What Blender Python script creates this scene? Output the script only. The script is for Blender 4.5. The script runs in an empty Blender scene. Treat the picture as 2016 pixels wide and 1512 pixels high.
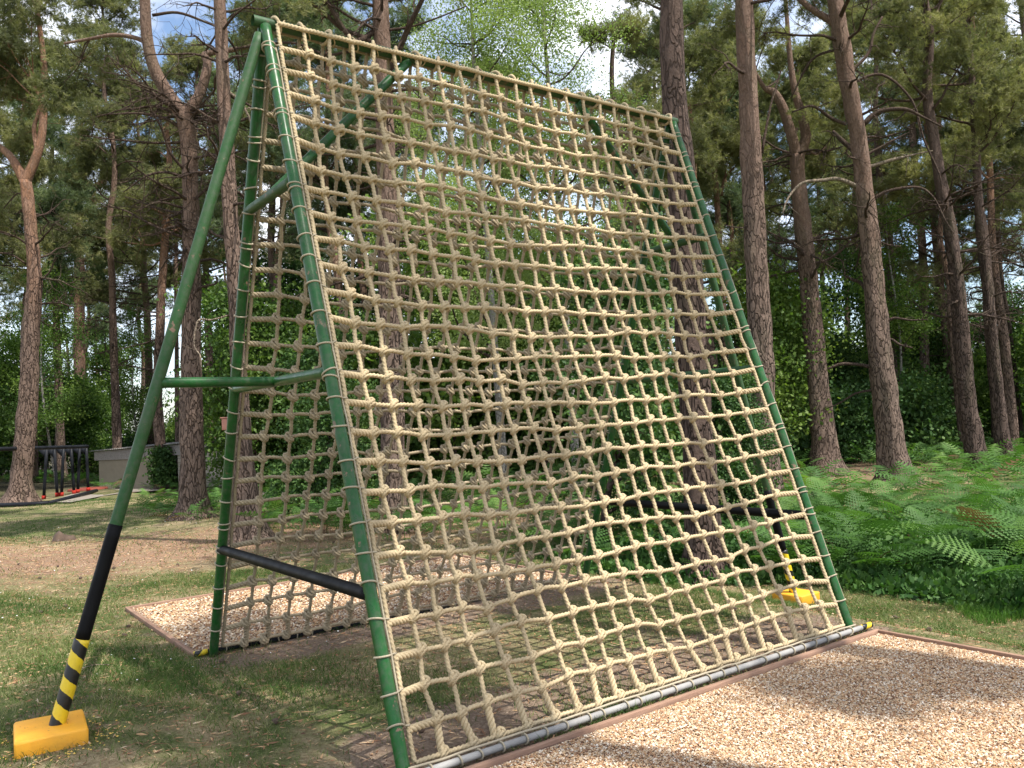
import bpy, math, random
import numpy as np
from mathutils import Matrix, Vector
rng=np.random.default_rng(7); random.seed(7)
sc=bpy.context.scene
COL=sc.collection
R_=math.radians
# ---------------------------------------------------------------- camera maths
CAM=np.array([-1.8158,-4.8365,1.6]); YAW,PIT,ROL,F=.941,.043,-.0514,1658.0
FW=np.array([math.cos(YAW)*math.cos(PIT),math.sin(YAW)*math.cos(PIT),math.sin(PIT)])
_r=np.array([math.sin(YAW),-math.cos(YAW),0.]); _u=np.cross(_r,FW)
RT=_r*math.cos(ROL)+_u*math.sin(ROL); UP=-_r*math.sin(ROL)+_u*math.cos(ROL)
def P(px,py,d): return CAM+d*(FW+RT*(px-1008)/F-UP*(py-756)/F)
def depth(X): return (np.asarray(X)-CAM)@FW
def project(X):
    d=np.asarray(X)-CAM; z=d@FW
    return 1008+F*(d@RT)/z, 756-F*(d@UP)/z, z
def sm(t): t=np.clip(t,0,1); return t*t*(3-2*t)
def hgt(x,y):
    x=np.asarray(x,float); y=np.asarray(y,float)
    h=.13*sm((-.15-x)/1.)-.2*sm((x-3.75)/1.)
    far=sm((y-6.)/8.)
    return h+far*(.05*np.sin(x*.5+1)*np.cos(y*.37)+.03*np.sin(x*1.3+y*.9))
def ground(px,py):
    z=0.
    for _ in range(12):
        dr=FW+RT*(px-1008)/F-UP*(py-756)/F
        X=CAM+dr*((z-CAM[2])/dr[2]); z=float(hgt(X[0],X[1]))
    X[2]=z; return X
# ---------------------------------------------------------------- mesh builder
class MB:
    def __init__(s): s.v=[];s.q=[];s.t=[];s.n=0;s.uv=[];s.c=[];s.hasuv=False;s.hasc=False
    def add(s,v,q=None,t=None,uv=None,c=None):
        v=np.asarray(v,float).reshape(-1,3)
        if q is not None and len(q): s.q.append(np.asarray(q).reshape(-1,4)+s.n)
        if t is not None and len(t): s.t.append(np.asarray(t).reshape(-1,3)+s.n)
        s.v.append(v); s.n+=len(v)
        s.uv.append(np.zeros((len(v),2)) if uv is None else uv); s.hasuv|=uv is not None
        s.c.append(np.ones(len(v)) if c is None else np.broadcast_to(c,(len(v),))); s.hasc|=c is not None
    def build(s,name,mat,parent=None,smooth=True,origin=None):
        me=bpy.data.meshes.new(name)
        v=np.concatenate(s.v) if s.v else np.zeros((0,3))
        o=np.array(origin,float) if origin is not None else (np.array(parent.location) if parent is not None and not parent.get('_id') else np.zeros(3))
        v=v-o
        q=np.concatenate(s.q) if s.q else np.zeros((0,4),int)
        t=np.concatenate(s.t) if s.t else np.zeros((0,3),int)
        idx=np.concatenate([q.ravel(),t.ravel()]).astype(np.int32)
        tot=np.concatenate([np.full(len(q),4),np.full(len(t),3)]).astype(np.int32)
        st=np.concatenate([[0],np.cumsum(tot)[:-1]]).astype(np.int32)
        me.vertices.add(len(v)); me.vertices.foreach_set('co',v.astype(np.float32).ravel())
        me.loops.add(len(idx)); me.loops.foreach_set('vertex_index',idx)
        me.polygons.add(len(tot)); me.polygons.foreach_set('loop_start',st); me.polygons.foreach_set('loop_total',tot)
        me.polygons.foreach_set('use_smooth',np.full(len(tot),smooth))
        if s.hasuv:
            uv=np.concatenate(s.uv)[idx]; l=me.uv_layers.new(name='UVMap'); l.data.foreach_set('uv',uv.astype(np.float32).ravel())
        if s.hasc:
            a=me.attributes.new('tone','FLOAT','POINT'); a.data.foreach_set('value',np.concatenate(s.c).astype(np.float32))
        me.update(calc_edges=True); me.validate()
        me.materials.append(mat)
        ob=bpy.data.objects.new(name,me); COL.objects.link(ob)
        if parent is not None: ob.parent=parent
        elif origin is not None: ob.location=o
        return ob
def frames(p):
    p=np.asarray(p,float); T=np.gradient(p,axis=0); T/=np.linalg.norm(T,axis=1,keepdims=True)+1e-12
    ref=np.eye(3)[np.argmin(np.abs(T).max(axis=0)+np.abs(T.mean(axis=0)))]
    a=np.cross(T,ref); a/=np.linalg.norm(a,axis=1,keepdims=True)+1e-12
    return T,a,np.cross(T,a)
def tube(mb,p,r,n=8,cap=True,closed=False,prof=None,c=None):
    p=np.asarray(p,float); m=len(p); r=np.broadcast_to(r,(m,))
    if closed:
        T=np.roll(p,-1,0)-np.roll(p,1,0); T/=np.linalg.norm(T,axis=1,keepdims=True)
        nn=np.linalg.svd(p-p.mean(0))[2][2]; a=np.cross(T,nn); a/=np.linalg.norm(a,axis=1,keepdims=True); b=np.cross(T,a)
    else: T,a,b=frames(p)
    th=np.linspace(0,2*np.pi,n,endpoint=False)
    s=np.concatenate([[0],np.cumsum(np.linalg.norm(np.diff(p,axis=0),axis=1))])
    rr=r[:,None]*np.ones(n) if prof is None else r[:,None]*prof(th[None,:],s[:,None])
    v=p[:,None]+rr[...,None]*(np.cos(th)[None,:,None]*a[:,None]+np.sin(th)[None,:,None]*b[:,None])
    i=np.arange(m if closed else m-1)[:,None]; j=np.arange(n)[None]
    i2=(i+1)%m; j2=(j+1)%n
    q=np.stack([i*n+j,i*n+j2,i2*n+j2,i2*n+j],-1).reshape(-1,4)
    uv=np.stack([np.broadcast_to(th/(2*np.pi),(m,n)),np.broadcast_to(s[:,None],(m,n))],-1).reshape(-1,2)
    vv=v.reshape(-1,3); t=None
    if cap and not closed:
        vv=np.concatenate([vv,p[:1],p[-1:]]); uv=np.concatenate([uv,[[0,0]],[[0,s[-1]]]])
        k=np.arange(n); t=np.concatenate([np.stack([np.full(n,m*n),(k+1)%n,k],-1),np.stack([np.full(n,m*n+1),(m-1)*n+k,(m-1)*n+(k+1)%n],-1)])
    mb.add(vv,q,t,uv=uv,c=c)
def rope_prof(lay):
    def f(th,s):
        ph=(th+2*np.pi*s/lay+np.pi/3)%(2*np.pi/3)-np.pi/3
        return .52*np.cos(ph)+np.sqrt(np.maximum(.50**2-(.52*np.sin(ph))**2,0.0125))
    return f
def resample(p,step):
    p=np.asarray(p,float); s=np.concatenate([[0],np.cumsum(np.linalg.norm(np.diff(p,axis=0),axis=1))])
    n=max(2,int(s[-1]/step)+1); t=np.linspace(0,s[-1],n)
    return np.stack([np.interp(t,s,p[:,k]) for k in range(3)],1)
def smooth_path(pts,per=8):
    pts=np.asarray(pts,float); n=len(pts); e=np.concatenate([[2*pts[0]-pts[1]],pts,[2*pts[-1]-pts[-2]]])
    t=np.linspace(0,1,per,endpoint=False)[:,None]; out=[]
    for i in range(n-1):
        a,b,c,d=e[i:i+4]
        out.append(.5*((2*b)+(-a+c)*t+(2*a-5*b+4*c-d)*t**2+(-a+3*b-3*c+d)*t**3))
    return np.concatenate(out+[pts[-1:]])
def rope(mb,p,r,lay=.072,step=.0056,n=12,cap=True,closed=False):
    tube(mb,resample(p,step) if not closed else p,r,n,cap,closed,rope_prof(lay))
def box(mb,lo,hi,rz=0,c=None,bev=0,jit=0):
    lo=np.array(lo,float);hi=np.array(hi,float); ce=(lo+hi)/2; h=(hi-lo)/2
    if bev<=0:
        s=np.array([[x,y,z] for z in(-1,1) for y in(-1,1) for x in(-1,1)],float)*h
        q=[[0,2,3,1],[4,5,7,6],[0,1,5,4],[2,6,7,3],[0,4,6,2],[1,3,7,5]]
    else:
        k=4; L=[-1,-.9,-.3,.3,.9,1]; s=[];q=[];idx={}
        g=[np.array([-1.]+[-1+bev/h[a]]+[-.33,.33]+[1-bev/h[a]]+[1.]) for a in range(3)]
        m=6
        def vid(i,j,l):
            if (i,j,l) not in idx:
                pt=np.array([g[0][i],g[1][j],g[2][l]])*h
                inn=np.clip(pt,-(h-bev),h-bev); d=pt-inn; nd=np.linalg.norm(d)
                if nd>0: pt=inn+d/nd*bev
                pt=pt+rng.normal(0,jit,3) if jit else pt
                idx[(i,j,l)]=len(s); s.append(pt)
            return idx[(i,j,l)]
        for a in range(m-1):
            for b in range(m-1):
                q.append([vid(a,b,0),vid(a,b+1,0),vid(a+1,b+1,0),vid(a+1,b,0)]);q.append([vid(a,b,5),vid(a+1,b,5),vid(a+1,b+1,5),vid(a,b+1,5)])
                q.append([vid(a,0,b),vid(a+1,0,b),vid(a+1,0,b+1),vid(a,0,b+1)]);q.append([vid(a,5,b),vid(a,5,b+1),vid(a+1,5,b+1),vid(a+1,5,b)])
                q.append([vid(0,a,b),vid(0,a,b+1),vid(0,a+1,b+1),vid(0,a+1,b)]);q.append([vid(5,a,b),vid(5,a+1,b),vid(5,a+1,b+1),vid(5,a,b+1)])
        s=np.array(s)
    if rz: c_,s_=math.cos(rz),math.sin(rz); s=s@np.array([[c_,s_,0],[-s_,c_,0],[0,0,1]])
    mb.add(s+ce,q,c=c)
def tag(o,label=None,cat=None,group=None,kind=None):
    if label:o['label']=label
    if cat:o['category']=cat
    if group:o['group']=group
    if kind:o['kind']=kind
    return o
def empty(name,loc,label=None,cat=None,group=None):
    o=bpy.data.objects.new(name,None); COL.objects.link(o); o.location=[float(a) for a in loc]; o.empty_display_size=.1
    return tag(o,label,cat,group)
# ---------------------------------------------------------------- materials
class NT:
    def __init__(s,name):
        s.m=bpy.data.materials.new(name); s.m.use_nodes=True; s.t=s.m.node_tree; s.t.nodes.clear()
        s.out=s.N('ShaderNodeOutputMaterial'); s.b=s.N('ShaderNodeBsdfPrincipled'); s.L(s.b.outputs[0],s.out.inputs[0]); s.co=s.N('ShaderNodeTexCoord')
    def N(s,ty,**k):
        n=s.t.nodes.new(ty)
        for a,b in k.items(): setattr(n,a,b)
        return n
    def L(s,a,b): s.t.links.new(a,b)
    def map(s,scale=(1,1,1),src='Object'):
        m=s.N('ShaderNodeMapping'); m.inputs['Scale'].default_value=scale; s.L(s.co.outputs[src],m.inputs[0]); return m.outputs[0]
    def noise(s,vec,scale,detail=4,rough=.55,dist=0):
        n=s.N('ShaderNodeTexNoise'); n.inputs['Scale'].default_value=scale;n.inputs['Detail'].default_value=detail;n.inputs['Roughness'].default_value=rough;n.inputs['Distortion'].default_value=dist
        s.L(vec,n.inputs['Vector']); return n.outputs['Fac']
    def vor(s,vec,scale,feat='F1',out='Distance'):
        n=s.N('ShaderNodeTexVoronoi',feature=feat); n.inputs['Scale'].default_value=scale; s.L(vec,n.inputs['Vector']); return n.outputs[out]
    def ramp(s,fac,stops,interp='LINEAR'):
        n=s.N('ShaderNodeValToRGB'); n.color_ramp.interpolation=interp
        e=n.color_ramp.elements
        while len(e)<len(stops): e.new(.5)
        for el,(p,c) in zip(e,stops): el.position=p; el.color=(*(c if hasattr(c,'__len__') else (c,c,c)),1)
        s.L(fac,n.inputs[0]); return n.outputs[0]
    def mix(s,fac,a,b,mode='MIX'):
        n=s.N('ShaderNodeMix',data_type='RGBA',blend_type=mode)
        for x,i in((fac,0),(a,6),(b,7)):
            if hasattr(x,'links') or hasattr(x,'is_linked'): s.L(x,n.inputs[i])
            elif i==0: n.inputs[0].default_value=x
            else: n.inputs[i].default_value=(*x,1)
        return n.outputs[2]
    def math(s,op,a,b=0.,c=None):
        n=s.N('ShaderNodeMath',operation=op)
        for x,i in((a,0),(b,1),(c,2)):
            if x is None: continue
            if hasattr(x,'is_linked'): s.L(x,n.inputs[i])
            else: n.inputs[i].default_value=x
        return n.outputs[0]
    def attr(s,name): n=s.N('ShaderNodeAttribute',attribute_name=name); return n.outputs['Fac']
    def sep(s,v): n=s.N('ShaderNodeSeparateXYZ'); s.L(v,n.inputs[0]); return n.outputs
    def bump(s,h,dist=.01,st=1.):
        n=s.N('ShaderNodeBump'); n.inputs['Distance'].default_value=dist;n.inputs['Strength'].default_value=st; s.L(h,n.inputs['Height']); s.L(n.outputs[0],s.b.inputs['Normal'])
    def fin(s,col,rough=.8,metal=0,spec=None):
        if hasattr(col,'is_linked'): s.L(col,s.b.inputs['Base Color'])
        else: s.b.inputs['Base Color'].default_value=(*col,1)
        if hasattr(rough,'is_linked'): s.L(rough,s.b.inputs['Roughness'])
        else: s.b.inputs['Roughness'].default_value=rough
        s.b.inputs['Metallic'].default_value=metal
        if spec is not None: s.b.inputs['Specular IOR Level'].default_value=spec
        return s.m
def m_bark(name,lowc,upc,crack,z0=3.,z1=7.,sc_=12):
    n=NT(name); v=n.map((1,1,.3)); z=n.sep(n.co.outputs['Object'])[2]
    wob=n.N('ShaderNodeVectorMath',operation='ADD'); nz=n.N('ShaderNodeTexNoise'); nz.inputs['Scale'].default_value=7; n.L(v,nz.inputs['Vector'])
    sc2=n.N('ShaderNodeVectorMath',operation='SCALE'); n.L(nz.outputs['Color'],sc2.inputs[0]); sc2.inputs['Scale'].default_value=.3
    n.L(v,wob.inputs[0]); n.L(sc2.outputs[0],wob.inputs[1]); v2=wob.outputs[0]
    e=n.vor(v2,sc_,'DISTANCE_TO_EDGE'); cell=n.vor(v2,sc_,'F1','Color')
    cs=n.sep(cell)[0]
    k=n.ramp(e,[(0,.12),(.03,.42),(.11,1)]); h=n.math('MULTIPLY_ADD',z,1/(z1-z0),-z0/(z1-z0)); big=n.noise(v,1.7,3)
    h=n.math('ADD',h,n.math('MULTIPLY_ADD',big,1.2,-.6)); h=n.ramp(h,[(0,0),(1,1)])
    fine=n.noise(n.map((1,1,.6)),38,5,.7)
    base=n.mix(h,lowc,upc); base=n.mix(n.math('MULTIPLY',cs,.45),base,tuple(min(1,c*1.7) for c in lowc))
    base=n.mix(n.ramp(fine,[(.3,0),(.75,.55)]),base,crack)
    kk=n.math('MAXIMUM',k,n.math('MULTIPLY',h,.75))
    col=n.mix(kk,crack,base)
    moss=n.ramp(n.noise(v,2.3,5),[(.56,0),(.72,.35)]); col=n.mix(moss,col,(.09,.10,.05))
    hh=n.math('ADD',n.math('MULTIPLY',kk,.75),n.math('MULTIPLY',fine,.45)); n.bump(hh,.055,1.)
    return n.fin(col,.95,spec=.15)
def m_leaf(name,a,b,c,scale=1.3,trans=.35):
    n=NT(name); g=n.N('ShaderNodeNewGeometry'); oi=n.N('ShaderNodeObjectInfo')
    nz=n.N('ShaderNodeTexNoise'); nz.inputs['Scale'].default_value=scale; nz.inputs['Detail'].default_value=3; n.L(n.co.outputs['Object'],nz.inputs['Vector'])
    t=n.attr('tone'); f=n.math('ADD',n.math('MULTIPLY',nz.outputs['Fac'],.9),n.math('MULTIPLY',t,.35)); f=n.math('ADD',f,n.math('MULTIPLY_ADD',oi.outputs['Random'],.2,-.2))
    col=n.ramp(f,[(.3,a),(.55,b),(.85,c)])
    d=n.N('ShaderNodeBsdfDiffuse'); tr=n.N('ShaderNodeBsdfTranslucent'); gl=n.N('ShaderNodeBsdfGlossy'); gl.inputs['Roughness'].default_value=.6
    n.L(col,d.inputs[0]); n.L(n.mix(1.,col,(1.,1.15,.55),'MULTIPLY'),tr.inputs[0])
    m1=n.N('ShaderNodeMixShader'); m1.inputs[0].default_value=trans; n.L(d.outputs[0],m1.inputs[1]); n.L(tr.outputs[0],m1.inputs[2])
    m2=n.N('ShaderNodeMixShader'); m2.inputs[0].default_value=.018; n.L(m1.outputs[0],m2.inputs[1]); n.L(gl.outputs[0],m2.inputs[2]); n.L(m2.outputs[0],n.out.inputs[0])
    return n.m
M={}
M['bark']=m_bark('pine_bark',(.20,.145,.115),(.24,.155,.115),(.05,.035,.027))
M['bark_orange']=m_bark('orange_pine_bark',(.20,.14,.11),(.36,.19,.11),(.05,.034,.028),4.5,9.)
M['bark_dark']=m_bark('dark_pine_bark',(.12,.085,.07),(.15,.105,.085),(.03,.022,.018),sc_=13)
M['twig']=m_bark('dry_branch_bark',(.09,.065,.05),(.12,.08,.06),(.05,.036,.03),0,12,25)
M['dead']=m_bark('pale_dead_wood',(.30,.245,.18),(.30,.245,.18),(.12,.09,.07),0,12,25)
M['birchbark']=m_bark('birch_bark',(.32,.30,.26),(.38,.36,.33),(.06,.05,.045),0,3,16)
M['needle']=m_leaf('pine_needles',(.11,.125,.06),(.21,.215,.10),(.34,.32,.15),1.1,.4)
M['needle2']=m_leaf('bluish_pine_needles',(.08,.115,.065),(.15,.195,.10),(.25,.29,.15),1.1,.4)
M['birchleaf']=m_leaf('birch_leaves',(.17,.24,.07),(.26,.34,.11),(.36,.44,.17),1.0,.45)
M['leaf']=m_leaf('broad_leaves',(.045,.095,.02),(.105,.18,.035),(.24,.33,.07),.9,.4)
M['leafdark']=m_leaf('holly_leaves',(.022,.055,.016),(.05,.11,.028),(.12,.20,.05),1.2,.25)
M['fern']=m_leaf('bracken_fronds',(.04,.10,.022),(.085,.185,.04),(.18,.29,.07),.8,.4)
M['deadfern']=m_leaf('dead_bracken',(.10,.055,.03),(.20,.12,.06),(.32,.22,.12),2.,.2)
M['bramble']=m_leaf('bramble_leaves',(.02,.06,.016),(.045,.115,.025),(.10,.19,.05),2.,.3)
M['grassb']=m_leaf('grass_blades',(.035,.085,.014),(.10,.16,.035),(.36,.31,.16),1.1,.3)
M['longgrass']=m_leaf('long_grass_blades',(.06,.15,.02),(.10,.22,.03),(.16,.28,.05),2,.4)
def m_rope(name,a,b):
    n=NT(name); v=n.co.outputs['Object']; nz=n.noise(v,3,3); f=n.noise(v,160,3,.7)
    col=n.mix(nz,a,b); gr=n.ramp(n.noise(v,1.3,4,.6),[(.5,0),(.72,.5)]); col=n.mix(gr,col,tuple(c*.6 for c in a)); col=n.mix(n.ramp(f,[(.35,.4),(.6,0)]),col,tuple(c*.55 for c in a)); n.bump(f,.0015,.6)
    return n.fin(col,.85,spec=.25)
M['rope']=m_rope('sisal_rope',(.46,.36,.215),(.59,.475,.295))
M['ropedull']=m_rope('duller_rope',(.34,.275,.18),(.43,.35,.23))  # rear net rope: evenly darker and duller than the front one
M['cord']=m_rope('lashing_cord',(.36,.31,.22),(.46,.40,.29))
def m_paint(name,a,b,rust=True,rough=.32):
    n=NT(name); v=n.co.outputs['Object']; nz=n.noise(v,5,5,.6); col=n.mix(n.ramp(nz,[(.35,0),(.7,1)]),a,b)
    if rust:
        r=n.ramp(n.noise(v,14,6,.65),[(.62,0),(.65,1)]); r2=n.ramp(n.noise(v,1.4,2),[(.42,0),(.56,1)]); col=n.mix(n.math('MULTIPLY',r,r2),col,(.22,.13,.09))
        g=n.ramp(n.noise(v,30,5,.7),[(.42,0),(.68,.6)]); col=n.mix(g,col,(.07,.085,.055))
    n.bump(n.noise(v,22,4),.002,.35)
    return n.fin(col,n.ramp(n.noise(v,9,4),[(.3,rough),(.8,rough+.25)]),spec=.34 if rust else .12)
M['green']=m_paint('green_gloss_paint',(.006,.066,.010),(.011,.105,.018),rough=.24)
M['greenmoss']=m_paint('green_mossy_paint',(.012,.07,.012),(.03,.078,.022),rough=.42)
M['black']=m_paint('black_rubber_sleeve',(.004,.004,.0045),(.007,.007,.008),False,.42)
M['galv']=m_paint('galvanised_steel',(.24,.235,.225),(.36,.35,.33),False,.5); 
M['blackpaint']=m_paint('black_paint',(.01,.011,.014),(.018,.02,.025),False,.4)
M['red']=m_paint('red_paint',(.33,.022,.015),(.42,.04,.025),False,.5)
def m_tape(off,pitch):
    n=NT('hazard_tape'); u=n.sep(n.co.outputs['UV']); w=n.noise(n.co.outputs['Object'],9,4,.8)
    f=n.math('FRACT',n.math('ADD',n.math('ADD',u[0],n.math('MULTIPLY',u[1],1/pitch)),n.math('MULTIPLY_ADD',w,.22,off)))
    m=n.math('GREATER_THAN',f,.52); dirt=n.ramp(n.noise(n.co.outputs['Object'],18,4),[(.5,0),(.8,.35)])
    col=n.mix(m,(.72,.52,.02),(.009,.009,.009)); col=n.mix(dirt,col,(.12,.09,.05)); n.bump(f,.003,.5)
    return n.fin(col,.38)
M['mat']=m_paint('dull_red_rubber',(.16,.04,.03),(.24,.07,.05),False,.8)
M['tape']=m_tape(.0,.125); M['tape2']=m_tape(.3,.11)
n=NT('yellow_painted_concrete'); v=n.co.outputs['Object']; nz=n.noise(v,9,6,.65); pit=n.ramp(n.noise(v,45,4,.6),[(.66,0),(.72,1)])
col=n.mix(nz,(.80,.33,.012),(.86,.44,.03)); z=n.sep(v)[2]; dirt=n.math('MULTIPLY',n.ramp(n.noise(v,14,5),[(.42,0),(.7,1)]),n.ramp(z,[(.0,.55),(.06,.1)]))
col=n.mix(dirt,col,(.25,.16,.06)); col=n.mix(pit,col,(.12,.07,.03)); n.bump(n.math('ADD',nz,n.math('MULTIPLY',pit,-.6)),.006,.6); M['block']=n.fin(col,.6)
def m_wood(name,a,b):
    n=NT(name); v=n.map((1.2,9,9)); f=n.noise(v,4,6,.7,.6); col=n.mix(n.ramp(f,[(.3,0),(.7,1)]),a,b); n.bump(f,.004,.6); return n.fin(col,.85,spec=.2)
M['board']=m_wood('timber_board',(.20,.12,.085),(.34,.215,.15))
M['greywood']=m_wood('weathered_fascia',(.16,.14,.125),(.36,.33,.30))
# ground
def m_ground():
    n=NT('woodland_turf'); v=n.co.outputs['Object']; xyz=n.sep(v)
    big=n.noise(v,.55,4,.6,.3); mid=n.noise(v,2.6,5,.65); fine=n.noise(v,42,6,.8); vf=n.noise(v,140,3,.7)
    soil=n.ramp(fine,[(.3,(.075,.05,.036)),(.5,(.20,.145,.105)),(.7,(.36,.28,.21))])
    straw=n.ramp(fine,[(.3,(.11,.08,.045)),(.52,(.28,.22,.125)),(.7,(.46,.38,.25))])
    green=n.ramp(fine,[(.3,(.025,.04,.012)),(.5,(.075,.10,.03)),(.7,(.18,.19,.075))])
    g=n.ramp(n.math('ADD',n.math('MULTIPLY',big,.6),n.math('MULTIPLY',mid,.5)),[(.47,0),(.6,1)])
    col=n.mix(g,straw,green)
    # bare trodden soil beside the bars and under the net; needle litter round the clearing
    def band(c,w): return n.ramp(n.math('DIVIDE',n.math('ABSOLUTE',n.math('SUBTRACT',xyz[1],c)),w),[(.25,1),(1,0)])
    bare=n.math('MAXIMUM',band(-1.1,.8),band(1.45,.7)); inx=n.ramp(n.math('DIVIDE',n.math('ABSOLUTE',n.math('SUBTRACT',xyz[0],1.8)),3.2),[(.45,1),(.8,0)])
    bm=n.ramp(n.math('ADD',n.math('MULTIPLY',bare,inx),n.math('MULTIPLY_ADD',mid,1.5,-.75)),[(.35,0),(.6,1)])
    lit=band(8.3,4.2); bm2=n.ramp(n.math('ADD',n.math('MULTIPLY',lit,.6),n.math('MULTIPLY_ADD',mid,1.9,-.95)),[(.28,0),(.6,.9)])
    spot=n.ramp(n.math('ADD',n.math('MULTIPLY',mid,.6),n.math('MULTIPLY',big,.5)),[(.6,0),(.68,.9)])
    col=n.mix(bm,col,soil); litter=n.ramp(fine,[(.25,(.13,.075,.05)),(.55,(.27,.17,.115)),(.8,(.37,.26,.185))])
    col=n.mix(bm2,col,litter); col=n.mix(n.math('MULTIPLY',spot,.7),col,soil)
    # forest floor far off: dark leaf litter
    far=n.ramp(n.math('DIVIDE',n.math('ADD',xyz[1],n.math('MULTIPLY',xyz[0],1.)),60.),[(.42,0),(.55,1)]); col=n.mix(far,col,(.05,.045,.025))
    chip=n.ramp(vf,[(.62,0),(.66,1)]); col=n.mix(n.math('MULTIPLY',chip,.6),col,(.45,.37,.28))
    n.bump(n.math('ADD',fine,n.math('MULTIPLY',vf,.4)),.02,.7)
    return n.fin(col,.95,spec=.1)
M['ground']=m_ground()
n=NT('woodchip_bed'); v=n.co.outputs['Object']; c1=n.sep(n.vor(v,95,'F1','Color'))[0]; e=n.vor(v,95,'F1')
col=n.ramp(c1,[(0,(.20,.10,.05)),(.3,(.40,.24,.14)),(.6,(.55,.38,.25)),(.9,(.70,.56,.42))]); col=n.mix(n.ramp(e,[(.3,0),(.75,.8)]),col,(.10,.06,.04)); n.bump(e,-.008,1.); M['chipbed']=n.fin(col,.9)
n=NT('woodchips'); t=n.attr('tone'); col=n.ramp(t,[(0,(.09,.05,.03)),(.2,(.28,.14,.075)),(.42,(.46,.28,.14)),(.62,(.50,.36,.22)),(.8,(.58,.46,.32)),(1,(.80,.73,.62))]); M['chips']=n.fin(col,.75,spec=.3)
n=NT('yellow_flecks'); M['flecks']=n.fin((.75,.5,.12),.8)
n=NT('daisy_petals'); M['daisy']=n.fin((.8,.8,.78),.7)
def m_block():
    n=NT('concrete_blockwork'); b=n.N('ShaderNodeTexBrick'); b.inputs['Scale'].default_value=1; b.inputs['Brick Width'].default_value=.3;b.inputs['Row Height'].default_value=.145;b.inputs['Mortar Size'].default_value=.008
    b.inputs['Color1'].default_value=(.33,.29,.23,1);b.inputs['Color2'].default_value=(.42,.37,.295,1);b.inputs['Mortar'].default_value=(.17,.15,.12,1)
    n.L(n.co.outputs['UV'],b.inputs['Vector']); f=n.noise(n.co.outputs['Object'],6,5,.7); col=n.mix(n.ramp(f,[(.4,0),(.75,.5)]),b.outputs[0],(.20,.18,.13)); n.bump(b.outputs[1],-.01,1); return n.fin(col,.9)
M['blockwork']=m_block()
n=NT('cement_render'); f=n.noise(n.co.outputs['Object'],3,6,.7); M['render']=n.fin(n.mix(f,(.20,.165,.115),(.34,.29,.215)),.9)
n=NT('corrugated_sheet'); f=n.noise(n.co.outputs['Object'],4,5); M['sheet']=n.fin(n.mix(f,(.16,.15,.14),(.26,.25,.23)),.7)
n=NT('sandy_path'); f=n.noise(n.co.outputs['Object'],12,5,.7); M['sand']=n.fin(n.mix(f,(.17,.145,.12),(.30,.26,.22)),.95)
n=NT('tree_stump_wood'); f=n.noise(n.co.outputs['Object'],14,5,.7); M['stump']=n.fin(n.mix(f,(.05,.035,.025),(.13,.085,.06)),.95)
n=NT('terracotta'); M['terra']=n.fin((.40,.19,.14),.8)
#@@SETTING@@
# ---------------------------------------------------------------- setting
def lines(segs):
    o=[]
    for a,b,s in segs: o.append(np.arange(a,b,s))
    return np.concatenate(o+[[segs[-1][1]]])
gx=lines([(-350,-40,40),(-40,-6,3),(-6,-2,.5),(-2,6,.1),(6,14,.5),(14,60,3),(60,420,40)])
gy=lines([(-350,-40,40),(-40,-6,3),(-6,-4,.5),(-4,5,.15),(5,16,.5),(16,60,3),(60,420,40)])
X,Y=np.meshgrid(gx,gy,indexing='ij'); Z=hgt(X,Y)
nx,ny=X.shape; i,j=np.meshgrid(np.arange(nx-1),np.arange(ny-1),indexing='ij')
mb=MB(); mb.add(np.stack([X,Y,Z],-1),np.stack([i*ny+j,(i+1)*ny+j,(i+1)*ny+j+1,i*ny+j+1],-1).reshape(-1,4))
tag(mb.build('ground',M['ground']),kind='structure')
W,DF,DB,H=3.517,1.3765,1.5102,4.0686; h1,h2,h3=3.0157,1.9026,.7977
def sheet(name,x0,x1,y0,y1,z,mat):
    mb=MB(); mb.add([[x0,y0,z],[x1,y0,z],[x1,y1,z],[x0,y1,z]],[[0,1,2,3]]); return tag(mb.build(name,mat),kind='structure')
sheet('woodchip_pit',-.02,3.585,-5.3,-1.535,.012,M['chipbed'])
sheet('woodchip_pit',-.1,3.545,1.57,3.80,.012,M['chipbed'])
def chips(name,x0,x1,y0,y1,n,size,z,label):
    x=rng.uniform(x0,x1,n*2);y=rng.uniform(y0,y1,n*2); px,py,d=project(np.stack([x,y,np.full_like(x,z)],-1))
    k=(d>.5)&(px>-60)&(px<2080)&(py<1580); x,y=x[k][:n],y[k][:n]; n=len(x)
    a=rng.uniform(0,2*np.pi,n); s=size*rng.uniform(.5,1.35,n); asp=rng.uniform(.45,.9,n)
    base=np.array([[1,0,0],[0,1,0],[-1,0,0],[0,-1,0],[0,0,.55]])
    v=base[None]*np.stack([s,s*asp,s*rng.uniform(.5,1.3,n)],-1)[:,None]
    tl=rng.normal(0,.35,(n,2)); v[...,2]+=v[...,0]*tl[:,0:1]+v[...,1]*tl[:,1:2]
    c,q=np.cos(a)[:,None],np.sin(a)[:,None]; vx=v[...,0]*c-v[...,1]*q; vy=v[...,0]*q+v[...,1]*c
    v=np.stack([vx+x[:,None],vy+y[:,None],v[...,2]+z+rng.uniform(0,size*.7,n)[:,None]],-1)
    f=np.array([[0,1,4],[1,2,4],[2,3,4],[3,0,4]])[None]+np.arange(n)[:,None,None]*5
    mb=MB(); mb.add(v,t=f.reshape(-1,3),c=np.repeat(rng.beta(1.3,1.25,n),5)); return tag(mb.build(name,M['chips'],smooth=False),label,kind='stuff')
chips('woodchips',0.,3.57,-5.2,-1.55,150000,.0078,.013,'small tan and orange chips filling the front bed')
chips('woodchips',-.07,3.53,1.6,3.78,30000,.013,.013,'brown chips filling the bed behind the frame')
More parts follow.
